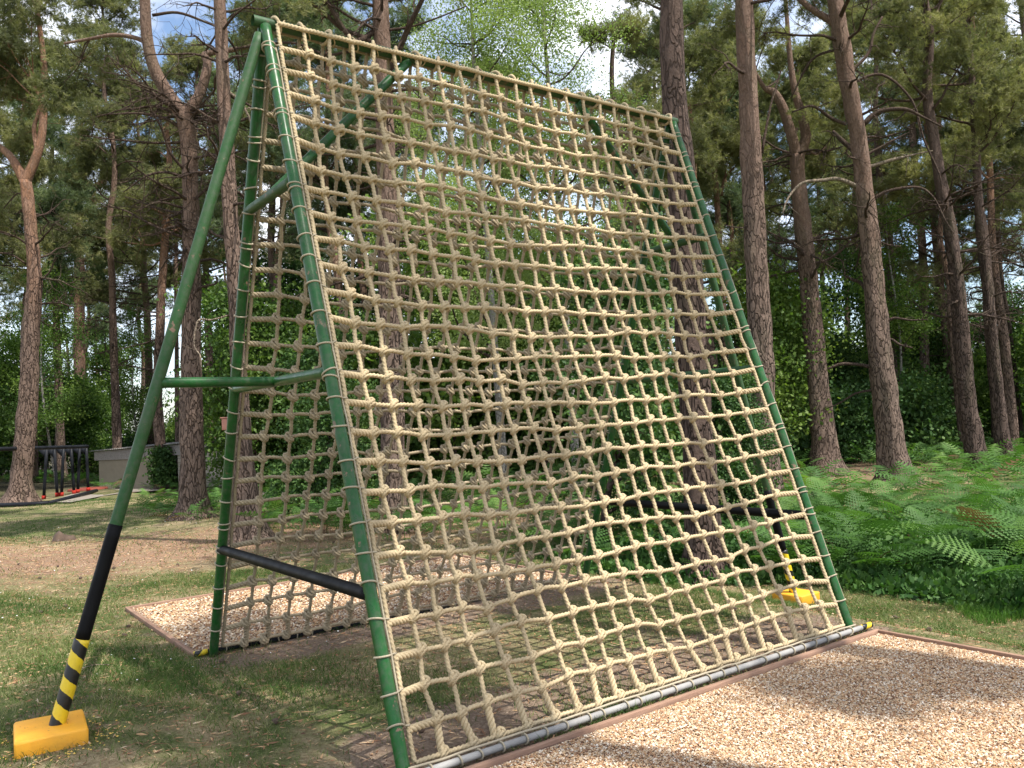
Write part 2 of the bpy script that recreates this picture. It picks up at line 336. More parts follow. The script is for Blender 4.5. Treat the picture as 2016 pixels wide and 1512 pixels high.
def board(a,b,w=.032,h=.045,z=0,name='edging_board'):
    a=np.array([*a,z],float);b=np.array([*b,z],float); d=(b-a); L=np.linalg.norm(d); r=math.atan2(d[1],d[0]); mb=MB()
    box(mb,(-L/2,-w/2,-.05),(L/2,w/2,h-.01),bev=.004,jit=.0007); ob=mb.build(name,M['board']); ob.location=(a+b)/2; ob.rotation_euler=(0,0,r); return ob
G='timber edging boards round the chip beds'
for a,b,l in (((-.02,-1.515),(3.62,-1.515),'long timber edging board between the grey bar and the front chip bed'),((3.603,-1.535),(3.603,-5.3),'timber edging board along the right side of the front chip bed'),
  ((-.04,-1.535),(-.04,-5.3),'timber edging board along the near left side of the front chip bed'),((-.118,1.55),(-.118,3.80),'grey timber edging board at the left end of the rear chip bed'),
  ((-.13,3.82),(3.58,3.82),'long timber edging board along the far side of the rear chip bed'),((3.563,1.55),(3.563,3.80),'short timber edging board at the right end of the rear chip bed')):
    tag(board(a,b),l,'edging board',G)
# ---------------------------------------------------------------- climbing frame
FR=empty('climbing_frame',(0,0,0),'tall green tubular A-frame with black and yellow outrigger legs holding two cargo nets','climbing frame')
RP=.032
def pole(name,a,b,r=RP,mat='green',label=None,n=28,step=.06,parent=FR,bend=0,cap=True):
    a=np.array(a,float);b=np.array(b,float); L=np.linalg.norm(b-a); k=max(3,int(L/step)); t=np.linspace(0,1,k)[:,None]; p=a+(b-a)*t
    mb=MB(); tube(mb,p,r,n,cap); o=mb.build(name,M[mat],parent)
    if label:o['label']=label
    return o
ridge=MB(); tube(ridge,np.linspace([-.07,0,H],[W+.06,0,H],60),RP,28,False); tube(ridge,np.linspace([-.068,0,H],[W+.058,0,H],3),RP-.004,28,False)
ridge.build('ridge_pole',M['greenmoss'],FR)
def fpt(x,z,side): return np.array([x,side*(DF if side<0 else DB)*(1-z/H),z])
for x,xo in((0,-1),(W,1)):
    pole('front_leg',(x,-.02,H-.03),(x,-DF,.0))
    pole('rear_leg',(x,.02,H-.03),(x,DB,-.12 if x>1 else 0),label='rear leg with moss-dulled paint')
for x,sg in((0,-1),(W,1)):
    top=np.array([x+sg*.03,0,H-.08]); foot=np.array([-1.215,0,.17]) if sg<0 else np.array([4.79,0,-.15])
    def at(z): return top+(foot-top)*(top[2]-z)/(top[2]-foot[2])
    zb,zt=(1.16,.60) if sg<0 else (.86,.30)
    lg=pole('outrigger_leg',top,foot,mat='greenmoss')
    pole('sleeve',at(zb),at(zt-.02),RP+.003,'black',parent=lg); pole('hazard_tape',at(zt),foot,RP+.0055,'tape' if sg<0 else 'tape2',parent=lg,step=.02)
    for o in lg.children: o.parent=lg
    mid=np.array([x,(DB-DF)/2*(1-h2/H),h2]); pole('side_strut',at(h2),mid,RP-.003)
for x,xb in((0,.985),(W,W-1.04)):
    for hh,m in((h1,'greenmoss'),(h2,'green'),(h3,'black')):
        a,b=fpt(x,hh,-1),fpt(x,hh,1); pole('cross_strut',a,b,RP-.002 if m!='black' else RP+.001,m,'black padded cross strut' if m=='black' else None)
    mid=(fpt(x,h1,-1)+fpt(x,h1,1))/2; pole('brace',mid,(xb,0,H-.03),RP-.002)
RB=.0175
for side,D,zz in((-1,DF,.035),(1,DB,.03)):
    b=pole('ground_bar',(-.12 if side>0 else -.1,side*(D+.045),zz),(W+(.16 if side<0 else .1),side*(D+.045),zz-(.07 if side>0 else 0)),RB,'galv' if side<0 else 'blackpaint')
    e=W+(.16 if side<0 else .1); zr=zz-(.07 if side>0 else 0)
    pole('taped_end',(e-.11,side*(D+.045),zr),(e+.006,side*(D+.045),zr),RB+.003,'tape2',parent=b,step=.02)
    pole('taped_end',(-.125 if side>0 else -.105,side*(D+.045),zz),(-.03,side*(D+.045),zz),RB+.003,'tape2',parent=b,step=.02)
def block(loc,dims,rz,label):
    mb=MB(); hx,hy,hz=np.array(dims)/2; box(mb,(-hx,-hy,-.08),(hx,hy,dims[2]),bev=.012,jit=.0012); o=mb.build('footing_block',M['block'],FR); o.location=loc; o.rotation_euler=(0,0,rz); o['label']=label
block((-1.235,0,.122),(.315,.36,.085),R_(-5),'yellow-orange concrete block at the near left leg')
block((4.80,0.0,-.2),(.27,.33,.1),0,'yellow concrete block at the far right leg')
# ---------------------------------------------------------------- nets
NU,NV=21,26; RR=.0133
def make_net(side,label):
    D=DF if side<0 else DB; L=math.hypot(H,D); nrm=np.array([0,side*H,D])/L; slope=np.array([0,side*D,-H])/L
    net=empty('cargo_net',(0,side*D*.5,H*.5) if 0 else (0,0,0),label,'cargo net','cargo nets on the frame')
    ju=rng.normal(0,.006,(NU+1,NV+1)); jv=rng.normal(0,.0075,(NU+1,NV+1)); 
    rowoff=np.cumsum(rng.normal(0,.008,NV+1)); rowoff-=np.linspace(rowoff[0],rowoff[-1],NV+1); rowoff=np.clip(rowoff,-.02,.02)
    wave=rng.normal(0,1,(4,NV+1))
    A=.13 if side<0 else .09
    def K(u,v):
        s=v/NV; du=min(u,NU-u); g=max(0,np.sin(np.pi*min(1,s**1.25*.985)))**.65
        x=.062+(W-.124)*u/NU + (.012*np.sin(u*.9+v*.6))*(0<u<NU)
        e=(1-math.exp(-du/1.1)); sag=A*e*g*(1+.25*math.sin(u*.55+v*.35+side))
        p=np.array([x,0,H])+slope*(L*s*.985)+(nrm*.042+slope*.030)*((1-s)**9)-nrm*sag
        dro=.022*math.sin(np.pi*u/NU)*math.sin(np.pi*s)+rowoff[int(v)]*e+.014*math.sin(u*.6+v*.5+wave[0,int(v)]*.8)*e
        if 0<v<NV: p=p+slope*(dro+jv[int(u),int(v)]*e)
        if 0<u<NU: p[0]+=ju[int(u),int(v)]
        return p
    KP=np.array([[K(u,v) for v in range(NV+1)] for u in range(NU+1)])
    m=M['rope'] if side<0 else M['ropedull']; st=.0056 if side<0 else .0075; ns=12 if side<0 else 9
    def braid(mb,p,q,r=RR*.98):
        d=q-p; L_=np.linalg.norm(d); t=np.linspace(0,1,int(L_/.005)+3); T,a,b=frames(p+(q-p)*t[:,None])
        for k in range(3):
            ph=2*np.pi*k/3+t*L_/.075*2*np.pi
            pp=p+d*t[:,None]+a*(np.cos(ph)*.0105)[:,None]+b*(np.sin(ph)*.0105)[:,None]
            tube(mb,pp,r*.72,7,prof=None)
    def fray(mb,p,k):
        for _ in range(k):
            a=p+rng.normal(0,.010,3); b=a+rng.normal(0,.014,3)+nrm*.006; c=b+rng.normal(0,.014,3)-np.array([0,0,.008]); w=rng.normal(0,.0008,3); mb.add([a-w,a+w,b+w,b-w,c],[[0,1,2,3]],[[3,2,4]])
    # vertical ropes
    for u in range(NU+1):
        mb=MB(); pts=KP[u,:NV if 0<u<NU else NV+1]-nrm*.007*(1 if 0<u<NU else 0); pts=list(pts)
        mids=[]
        for a,b in zip(pts[:-1],pts[1:]): mids+= [a,(a+b)/2+rng.normal(0,.0025,3)]
        mids.append(pts[-1]); rope(mb,smooth_path(mids,5),RR,step=st,n=ns)
        if 0<u<NU: fray(mb,KP[u,NV-1]+slope*.03+nrm*.012,rng.integers(4,22))
        if 0<u<NU: braid(mb,KP[u,NV-1],KP[u,NV]+np.array([rng.normal(0,.02),0,0]))
        mb.build('edge_rope' if u in(0,NU) else 'vertical_rope',m,net)
    for v in range(NV+1):
        mb=MB(); pts=list(KP[:,v]+nrm*.006); mids=[]
        lo,hi=(1,NU-1) if v not in (0,NV) else (0,NU)
        for u in range(lo,hi): 
            a,b=pts[u],pts[u+1]; k=rng.uniform(-.002,.008); mids+=[a,a+(b-a)*.33-slope*k,a+(b-a)*.7-slope*k*.6]
        mids.append(pts[hi]); rope(mb,smooth_path(mids,5),RR*(1.2 if v==0 else 1),step=st,n=ns)
        if 0<v<NV:
            for e,i in((0,1),(NU,NU-1)): braid(mb,KP[e,v]+slope*.02,KP[i,v]); fray(mb,KP[i,v]+nrm*.014+(KP[e,v]-KP[i,v])*.25,rng.integers(0,14))
        mb.build('horizontal_rope',m,net)
    # knots: three interleaved turns with a hump
    ex=np.array([1,0,0.]); ey=-slope
    def knot_local(seed):
        r=np.random.default_rng(seed); out=[]
        th=np.linspace(0,2*np.pi,22,endpoint=False)
        for off,ang,ra,rb in((-.013,25,.026,.021),(.0,32,.030,.025),(.014,60,.022,.020)):
            a=R_(ang+r.normal(0,7)); d=np.array([math.cos(a),math.sin(a),0]); pr=np.array([-d[1],d[0],0])
            p=d*(np.cos(th)*ra)[:,None]+np.array([0,0,1])*(np.sin(th)*rb)[:,None]+pr*(off+.007*np.sin(th))[:,None]
            out.append(p+np.array([.004,0,0]))
        p=np.array([0.006,.016,0])+np.stack([.015*np.cos(th),.014*np.sin(th)+.004,.012+.010*np.cos(th*2)],1); out.append(p)
        return out
    kl=[]
    for sdd in range(6):
        mb=MB()
        for p in knot_local(sdd+20): tube(mb,p,RR*.92,8 if side<0 else 7,False,True,rope_prof(.05))
        V=np.concatenate(mb.v); Q=np.concatenate(mb.q); kl.append((V,Q))
    ks=[(u,v) for u in range(1,NU) for v in range(1,NV)]+[(u,NV) for u in range(1,NU)]
    sz=[-(1/project(KP[u,v])[2])+ (99 if not(0<project(KP[u,v])[1]<1512) else 0) for u,v in ks]
    order=np.argsort(sz); rest=MB(); flip=-1 if side>0 else 1
    for rank,ii in enumerate(order):
        u,v=ks[ii]; V,Q=kl[rng.integers(6)]; s=rng.uniform(.84,1.02)
        if side>0: s*=1.1
        V2=V*s; c=KP[u,v]; Wd=c+V2[:,0:1]*ex*flip+V2[:,1:2]*ey+V2[:,2:3]*nrm
        if rank<100: mb=MB(); mb.add(Wd,Q); mb.build('knot',m,net,origin=None)
        else: rest.add(Wd,Q)
    o=rest.build('knots',m,net); tag(o,kind='stuff')
    # lashing cords round legs, ridge and ground bar
    def ring(mb,c,ax,r,rc=.0052,tilt=None):
        ax=ax/np.linalg.norm(ax); ref=np.array([1,0,0.]) if abs(ax[0])<.8 else np.array([0,1,0.]); a=np.cross(ax,ref);a/=np.linalg.norm(a);b=np.cross(ax,a)
        th=np.linspace(0,2*np.pi,30,endpoint=False); t=rng.normal(0,.007) if tilt is None else tilt
        tube(mb,c+r*(np.cos(th)[:,None]*a+np.sin(th)[:,None]*b)+ax*(np.sin(th+rng.uniform(0,6))*t)[:,None],rc,7,False,True)
    for x,sg in((0,1),(W,-1)):
        mb=MB(); ln=[]
        for v in range(1,NV):
            c=np.array([x,0,H])+slope*(L*v/NV*.985)+slope*rng.uniform(-.02,.02)
            ring(mb,c,slope,RP+.006)
            if v in(1,2,4) or rng.random()<.15: ring(mb,c+slope*.035,slope,RP+.006)
            off=(RP+.008)
            ln.append(c+ex*(off if sg>0 else off*.9)*1. +nrm*(.012+rng.normal(0,.003)))
            # tie from ring to edge rope
            e=KP[0 if sg>0 else NU,v]; tube(mb,np.stack([c+ex*sg*(RP+.002)+nrm*.01,e+nrm*.012,e+ex*sg*.012]),.005,6)
        tube(mb,smooth_path(ln,6),.0055,8,prof=None); mb.build('lashing_cord',M['cord'],net)
    for u in range(0,NU+1):
        if side>0: break
        mb=MB(); c=np.array([.062+(W-.124)*u/NU+.012,0,H]); ring(mb,c,np.array([1.,.0,0]),RP+.013,.0105,tilt=.018); ring(mb,c+np.array([.028,0,0]),np.array([1.,.0,0]),RP+.006,.0045,tilt=.025)
        mb.build('ridge_lashing',m,net)
    mb=MB()
    bc=np.array([0,side*(D+.045),.035 if side<0 else .03])
    def bar(x): return np.array([x,side*(D+.045),(.035 if side<0 else .03-.07*(x/W))])
    for u in np.arange(0.3,NU+.6,.82):
        if rng.random()<.1: continue
        x=.062+(W-.124)*u/NU+rng.normal(0,.012); ring(mb,bar(x),ex,RB+.006,.005)
    tube(mb,smooth_path([bar(x)+np.array([0,-side*.012,RB+.012+rng.normal(0,.002)]) for x in np.linspace(.0,W,40)],4),.006,8)
    mb.build('lashing_cord',M['cord'],net)
    return net
make_net(-1,'sunlit beige rope cargo net on the near slope of the green frame')
make_net(1,'duller rope cargo net on the far slope, seen through the near one')
#@@TREES@@
def norm(v): v=np.asarray(v,float); return v/(np.linalg.norm(v)+1e-9)
# foliage -------------------------------------------------------------
def stamp(mb,base_v,base_t,pos,dirs,scale,tone):
    """put a small leaf cluster at each pos, its +Z along dirs"""
    n=len(pos); z=dirs/(np.linalg.norm(dirs,axis=1,keepdims=True)+1e-9); r=rng.normal(0,1,(n,3)); x=np.cross(r,z); x/=np.linalg.norm(x,axis=1,keepdims=True)+1e-9; y=np.cross(z,x)
    v=pos[:,None]+scale[:,None,None]*(base_v[None,:,0:1]*x[:,None]+base_v[None,:,1:2]*y[:,None]+base_v[None,:,2:3]*z[:,None])
    t=base_t[None]+(np.arange(n)*len(base_v))[:,None,None]
    mb.add(v.reshape(-1,3),t=t.reshape(-1,3),c=np.repeat(tone,len(base_v)))
def needle_tuft(k,l,w,spread=1.):
    v=[];t=[]
    for i in range(k):
        d=norm([rng.normal(0,spread),rng.normal(0,spread),rng.uniform(.15,1.1)]); s=norm(np.cross(d,rng.normal(0,1,3)))*w/2; o=np.array([0,0,rng.uniform(-.5,.35)*l])
        b=len(v); v+= [o-s,o+s,o+d*l*rng.uniform(.7,1.1)]; t.append([b,b+1,b+2])
    return np.array(v),np.array(t)
def leaf_tuft(k,l,w,rad):
    v=[];t=[]
    for i in range(k):
        d=norm(rng.normal(0,1,3)+np.array([0,0,-.15])); s=norm(np.cross(d,rng.normal(0,1,3)))*w/2; o=rng.normal(0,rad,3); b=len(v)
        v+=[o,o+d*l*.5+s,o+d*l,o+d*l*.5-s]; t+=[[b,b+1,b+2],[b,b+2,b+3]]
    return np.array(v),np.array(t)
TN=needle_tuft(16,.115,.0125); TNF=needle_tuft(15,.14,.016); TL=leaf_tuft(10,.075,.05,.10); TLF=leaf_tuft(9,.13,.09,.17); TB=leaf_tuft(14,.05,.036,.11)
def curve(p,d,L,k=6,wig=.18,lift=0.):
    p=np.array(p,float); d=norm(d); out=[p.copy()]
    for i in range(k):
        d=norm(d+rng.normal(0,wig,3)+np.array([0,0,lift])); p=p+d*L/k; out.append(p.copy())
    return np.array(out),d
def limb(mb,p,d,L,r,k=6,wig=.18,lift=0.,n=6,tip=.25):
    c,e=curve(p,d,L,k,wig,lift); s=smooth_path(c,2); tube(mb,s,np.linspace(r,r*tip,len(s)),n,False); return c,e
def branch(wood,fol,p,d,L,r,kind='needle',dens=1.,dead=False,tuft=None,n=6):
    """one bough with side twigs; foliage gathers towards the outside"""
    c,_=limb(wood,p,d,L,r,7,.17,.05 if not dead else -.02,n)
    spots=[];dr=[]
    ns=int((9 if dead else 7)*min(1.6,max(.6,L/2)))
    for i in range(ns):
        f=rng.uniform(.3,1.); ix=min(6,int(f*6.99)); base=c[ix]+(c[ix+1]-c[ix])*rng.random(); t=norm(c[ix+1]-c[ix])
        sd=norm(t*.7+rng.normal(0,.7,3)+np.array([0,0,.1 if not dead else -.1])); l2=L*(1.1-f)*rng.uniform(.35,.7)+.25
        c2,_=limb(wood,base,sd,l2,r*.32,4,.28,.05 if not dead else -.03,4)
        for q in range(2 if not dead else 3):
            b2=c2[rng.integers(1,5)]; c3,_=limb(wood,b2,norm(sd+rng.normal(0,.8,3)),l2*.5,r*.14,3,.3,0,3)
            if not dead:
                spots+=[c3[-1],c3[1]]; dr+=[c3[-1]-c3[0]]*2
        if not dead: spots+=[c2[-1],c2[2],c2[3]]; dr+=[c2[-1]-c2[0]]*3
    if dead or fol is None: return
    spots+=[c[-1],c[-2]]; dr+=[c[-1]-c[-2]]*2
    spots=np.array(spots); dr=np.array(dr); K=int(8*dens)
    pos=np.repeat(spots,K,0); sp=.115 if kind!='far' else .15
    off=rng.normal(0,1,pos.shape)*np.array([sp,sp,sp*.5])*np.repeat(rng.uniform(.6,1.35,(len(spots),1)),K,0); pos=pos+off
    dd=np.repeat(dr,K,0); dd=dd/(np.linalg.norm(dd,axis=1,keepdims=True)+1e-9)+np.array([0,0,.55])+rng.normal(0,.45,pos.shape)
    tone=np.repeat(rng.random(len(spots)),K); bv,bt=tuft or (TN if kind=='needle' else TNF)
    stamp(fol,bv,bt,pos,dd,rng.uniform(.75,1.25,len(pos)),tone)
def flare(mb,base,r,n=18,lean=None):
    pass
def trunk_mesh(mb,pts,rad,n=22,root=True,rough=.06,per=6):
    s=smooth_path(pts,per); t=np.linspace(0,1,len(pts)); rr=np.interp(np.linspace(0,1,len(s)),t,rad)
    if root:
        s0=np.linalg.norm(s-s[0],axis=1); rr=rr*(1+.55*np.exp(-s0/.22)*1); s=np.concatenate([[s[0]-np.array([0,0,.25])],s]); rr=np.concatenate([[rr[0]*1.25],rr])
    ph=rng.uniform(0,6,4)
    def prof(th,ss):
        b=1+rough*np.sin(3*th+ph[0]+ss*.8)+rough*.7*np.sin(5*th+ph[1]-ss*1.3)+rough*.5*np.sin(7*th+ss*4+ph[2])
        b=b+.035*np.sin(2*th+ss*3.1+ph[1])*np.sin(ss*5.3+ph[0])+.03*np.sin(th+ss*7.7+ph[2])
        return b+ (.16*np.exp(-ss/.45)*np.sin(5*th+ph[3]) if root else 0)
    s2=resample(s,max(.08,np.linalg.norm(s[-1]-s[0])/90)); L=np.concatenate([[0],np.cumsum(np.linalg.norm(np.diff(s,axis=0),axis=1))]); r2=np.interp(np.linspace(0,L[-1],len(s2)),L,rr)
    tube(mb,s2,r2,n,True,False,prof); return s2,r2
def px_path(path,base_px=None,dep=None,d0=None):
    """path of (px,py,width px) -> world points at the base's own distance"""
    if dep is None:
        g=ground(path[0][0],path[0][1]); dep=depth(g)
    pts=np.array([P(a,b,dep) for a,b,w in path]); return pts,np.array([w/2*dep/F for a,b,w in path]),dep
def pine(path,label,bark='bark',top=None,crown=None,nb=22,blen=2.2,dens=1.,limbs=(),dead=(),autodead=0,deadz=(2.,5.),needle='needle',group=None,kind='needle',dep=None,gpx=None,side=None,cat='tree',endn=3):
    if gpx is not None: dep=depth(ground(*gpx))
    pts,rad,dep=px_path(path,dep=dep)
    if top is not None and pts[-1][2]<top:
        d=norm(pts[-1]-pts[-3] if len(pts)>3 else pts[-1]-pts[0]); d=norm(d*.4+np.array([0,0,1])); z=pts[-1][2]; k=max(2,int((top-z)/1.5)); p=pts[-1]
        add=[p+(d*(top-z)*(i+1)/k)+rng.normal(0,.1,3)*np.array([1,1,0]) for i in range(k)]; pts=np.concatenate([pts,add]); rad=np.concatenate([rad,np.linspace(rad[-1]*.95,.04,k)])
    T=empty('pine_tree',pts[0],label,cat,group)
    tr=MB(); s,r=trunk_mesh(tr,pts,rad)
    def add_limb(pl,name=None):
        a,b_,_=px_path(pl,dep=dep); a=a.copy(); 
        a+=FW*np.linspace(0,rng.normal(0,.25),len(a))[:,None]; ss=smooth_path(a,5); rr=np.interp(np.linspace(0,1,len(ss)),np.linspace(0,1,len(a)),b_); tube(tr,ss,rr,10,False); return a,b_
    wood=MB(); fol=MB(); ends=[]
    for pl in limbs:
        a,b_=add_limb(pl); ends.append((a,b_))
    tr.build('trunk',M[bark],T)
    for pl in dead:
        a,b_,_=px_path(pl,dep=dep); b_=b_*.78; a[1:-1]+=rng.normal(0,.035,a[1:-1].shape); db=MB(); a=a+FW*np.linspace(0,rng.normal(0,.35),len(a))[:,None]; ss=smooth_path(a,5); rr=np.interp(np.linspace(0,1,len(ss)),np.linspace(0,1,len(a)),b_); tube(db,ss,rr,7)
        for q in range(rng.integers(1,5)):
            i=rng.integers(len(ss)//3,len(ss)-1); limb(db,ss[i],norm(ss[i]-ss[i-1]+rng.normal(0,.6,3)),np.linalg.norm(ss[-1]-ss[0])*.35,rr[i]*.5,4,.3,0,4)
        db.build('dead_branch',M['twig'] if rng.random()<.85 else M['dead'],T)
    if autodead:
        for q in range(autodead):
            db=MB(); z=rng.uniform(*deadz); i=np.argmin(np.abs(s[:,2]-z)); a=rng.uniform(0,6.28); branch(db,None,s[i],[math.cos(a),math.sin(a),rng.uniform(-.1,.45)],rng.uniform(.6,1.9),r[i]*.18+.008,dead=True,n=5); db.build('dead_branch',M['twig'],T)
    if crown is not None:
        zt=s[-1][2]
        for q in range(nb):
            z=crown+(zt-crown)*rng.random()**.85; i=np.argmin(np.abs(s[:,2]-z)); a=rng.uniform(0,6.28)
            f=(z-crown)/(zt-crown+.01); l=blen*(1-.6*f)*rng.uniform(.6,1.15)
            d=[math.cos(a),math.sin(a),rng.uniform(.0,.45)+f*.5]
            branch(wood,fol,s[i],d,l,max(.012,r[i]*.28+.01),kind,dens)
    for a,b_ in ends:
        for q in range(endn):
            if crown is None and top is None: break
            i=rng.integers(max(1,len(a)-2),len(a)); branch(wood,fol,a[i],norm(a[-1]-a[-2]+rng.normal(0,.6,3)),blen*.6,max(.01,b_[i]*.45),kind,dens)
    if wood.n: wood.build('boughs',M['twig'] if bark!='bark_orange' else M['bark_orange'],T)
    if fol.n: fol.build('foliage',M[needle],T,smooth=False)
    return T
# prominent pines, left to right ------------------------------------------------
pine([(38,992,52),(42,940,38),(50,860,36),(58,760,34),(60,660,32),(68,560,27),(60,450,22),(50,355,21)],'pine at the left edge with scaly grey base, forking into two orange limbs',bark='bark_orange',
  limbs=[[(50,358,20),(20,310,15),(-5,288,13),(-60,250,10),(-110,170,8)],[(50,358,20),(70,310,17),(80,270,15),(84,220,14),(86,170,13),(80,100,11),(70,20,9),(60,-90,7)],[(72,290,9),(66,250,8),(78,200,7),(60,160,6)]],
  dead=[[(52,520,5),(30,500,4),(-10,505,3)],[(72,560,6),(92,530,4),(110,505,2)],[(56,400,5),(20,380,4),(-20,400,3)]],crown=6.2,nb=0,autodead=9,deadz=(5,8.5),blen=4.2,endn=11,dens=1.3)
pine([(163,932,28),(160,860,22),(157,760,22),(156,640,20),(155,520,17),(155,380,14)],'slender pine behind the black exercise bars with a fork bending right near its top',bark='bark_orange',
  limbs=[[(155,400,13),(165,378,10),(200,362,8),(240,338,6),(262,318,4)],[(155,385,12),(152,330,9),(158,250,7)]],crown=11,nb=26,autodead=16,deadz=(8,13),blen=3.6,kind='far',top=20)
pine([(322,962,23),(314,860,20),(309,780,19),(314,680,17),(318,580,16),(325,480,14),(330,380,12),(333,300,10)],'slim orange-barked pine leaning right, between the green outrigger leg and the block hut',bark='bark_orange',top=13,crown=8.5,nb=16,autodead=9,deadz=(4,8),kind='far',blen=2.2)
pine([(350,925,9),(349,820,9),(348,700,8),(346,560,7)],'thinnest pine stem right beside the large forked pine near the hut',bark='bark',top=12,crown=7,nb=10,kind='far',dep=34,blen=1.8)
pine([(381,1020,60),(381,980,52),(380,900,46),(378,800,42),(377,700,38),(376,560,34),(375,440,31),(374,330,30),(370,270,30),(362,225,30)],'big forked pine with ferns at its foot, left of the rear green leg',
  limbs=[[(364,232,30),(335,190,26),(308,140,24),(295,80,22),(292,0,20),(288,-120,15),(280,-260,9)],[(362,235,28),(388,190,20),(400,150,19),(403,118,17),(396,100,14),(420,92,11),(450,86,10),(520,70,8)],[(300,105,12),(280,80,9),(230,70,8),(180,78,6),(130,88,5)]],
  dead=[[(356,258,12),(340,200,9),(320,190,5),(270,235,4)],[(360,255,12),(330,240,8),(290,228,6),(225,232,3)],[(392,345,9),(420,330,6),(450,300,4)],[(372,640,8),(378,600,8),(395,570,7),(420,560,5),(430,545,4)],[(388,270,7),(420,262,5),(432,280,4),(440,268,2)],[(362,410,7),(320,405,5),(285,425,3)],[(405,100,5),(440,60,5),(480,40,4),(520,55,2)],[(300,30,8),(350,20,7),(400,35,6),(450,60,4)]],
  crown=9.5,nb=0,autodead=40,deadz=(5.,9.5),blen=2.6)
pine([(490,1068,74),(486,1010,56),(481,930,42),(477,850,36),(471,740,31),(466,620,29),(458,500,29),(451,400,29),(446,300,27),(441,200,26),(437,100,24),(433,0,21),(430,-120,17)],'pale-barked pine directly behind the rear green leg at the left end',
  bark='bark',top=13.5,crown=9.3,nb=16,dead=[[(450,405,12),(462,380,6),(472,362,3)],[(448,180,10),(470,200,7),(500,262,4)],[(452,620,5),(430,628,4),(405,640,5),(403,680,4),(418,705,3),(427,725,2)],[(440,130,6),(420,90,5),(380,60,4),(330,40,3)],[(448,300,5),(480,310,4),(500,340,3)]],autodead=22,deadz=(4.5,8.5),blen=2.4,dep=None)
pine([(776,1048,54),(774,980,50),(772,860,46),(770,740,45),(769,620,45),(765,480,42),(762,340,38),(757,220,36),(752,100,33),(748,0,30),(744,-120,26)],'straight pine trunk behind the left half of the nets',bark='bark',top=15,crown=7.2,nb=22,
  dead=[[(765,150,18),(800,80,14),(850,10,10)],[(745,110,9),(700,100,8),(640,96,7),(560,70,6),(450,78,5)],[(740,60,16),(700,90,12),(650,20,12),(610,0,9)],[(772,470,9),(800,478,7),(850,462,6),(880,455,4)],[(760,60,8),(820,50,5),(870,40,4),(920,22,3)]],autodead=16,deadz=(3.5,9.),blen=2.6)
pine([(1392,1140,84),(1386,1080,70),(1380,980,66),(1374,880,62),(1366,760,60),(1358,640,58),(1350,500,57),(1344,380,55),(1338,290,52),(1332,235,50),(1326,150,46),(1324,60,44),(1321,-60,40),(1318,-200,36)],'thickest dark pine trunk, just behind the right end of the frame',bark='bark_dark',top=13,crown=8.2,nb=20,blen=2.6,autodead=5,deadz=(6,8))
pine([(1524,1012,66),(1515,960,54),(1506,880,50),(1500,780,48),(1496,680,46),(1490,560,44),(1485,420,41),(1479,300,39),(1473,180,36),(1467,60,34),(1463,-60,31)],'tall clean straight pine trunk just right of the frame\'s right front leg',bark='bark',top=14.5,crown=8.6,nb=18,
  dead=[[(1500,300,8),(1520,200,6),(1545,130,4)],[(1475,445,4),(1450,450,4),(1425,445,3)]],blen=2.4,autodead=3,deadz=(7,9))
pine([(1430,930,14),(1428,800,13),(1424,640,13),(1418,520,12),(1412,400,11),(1404,290,9)],'thin reddish pine stem between the two straight trunks at the right end of the frame',bark='bark_orange',dep=24,top=11.5,crown=8,nb=16,kind='far',limbs=[[(1420,385,7),(1428,350,5),(1450,325,4)]],autodead=8,deadz=(5,8),blen=1.9)
pine([(1628,936,62),(1622,880,50),(1614,800,42),(1606,700,38),(1597,600,36),(1588,510,34),(1578,420,30),(1571,350,27),(1569,305,28)],'pine with a lightning-pale face that forks into a Y, centre right',bark='bark',
  limbs=[[(1568,310,24),(1560,280,21),(1540,220,19),(1520,188,16),(1500,180,9),(1480,150,6)],[(1570,310,24),(1586,272,20),(1578,225,18),(1565,180,14),(1556,120,11),(1548,20,8),(1540,-100,6)],[(1588,292,5),(1605,305,5),(1622,292,3)]],
  crown=8.8,nb=0,autodead=16,deadz=(4.5,8.6),blen=2.6)
pine([(1600,925,14),(1599,850,13),(1597,760,12),(1590,640,10)],'narrow pine half hidden behind the left side of the Y-forked pine',bark='bark',dep=26,top=12,crown=7,nb=14,kind='far',blen=2)
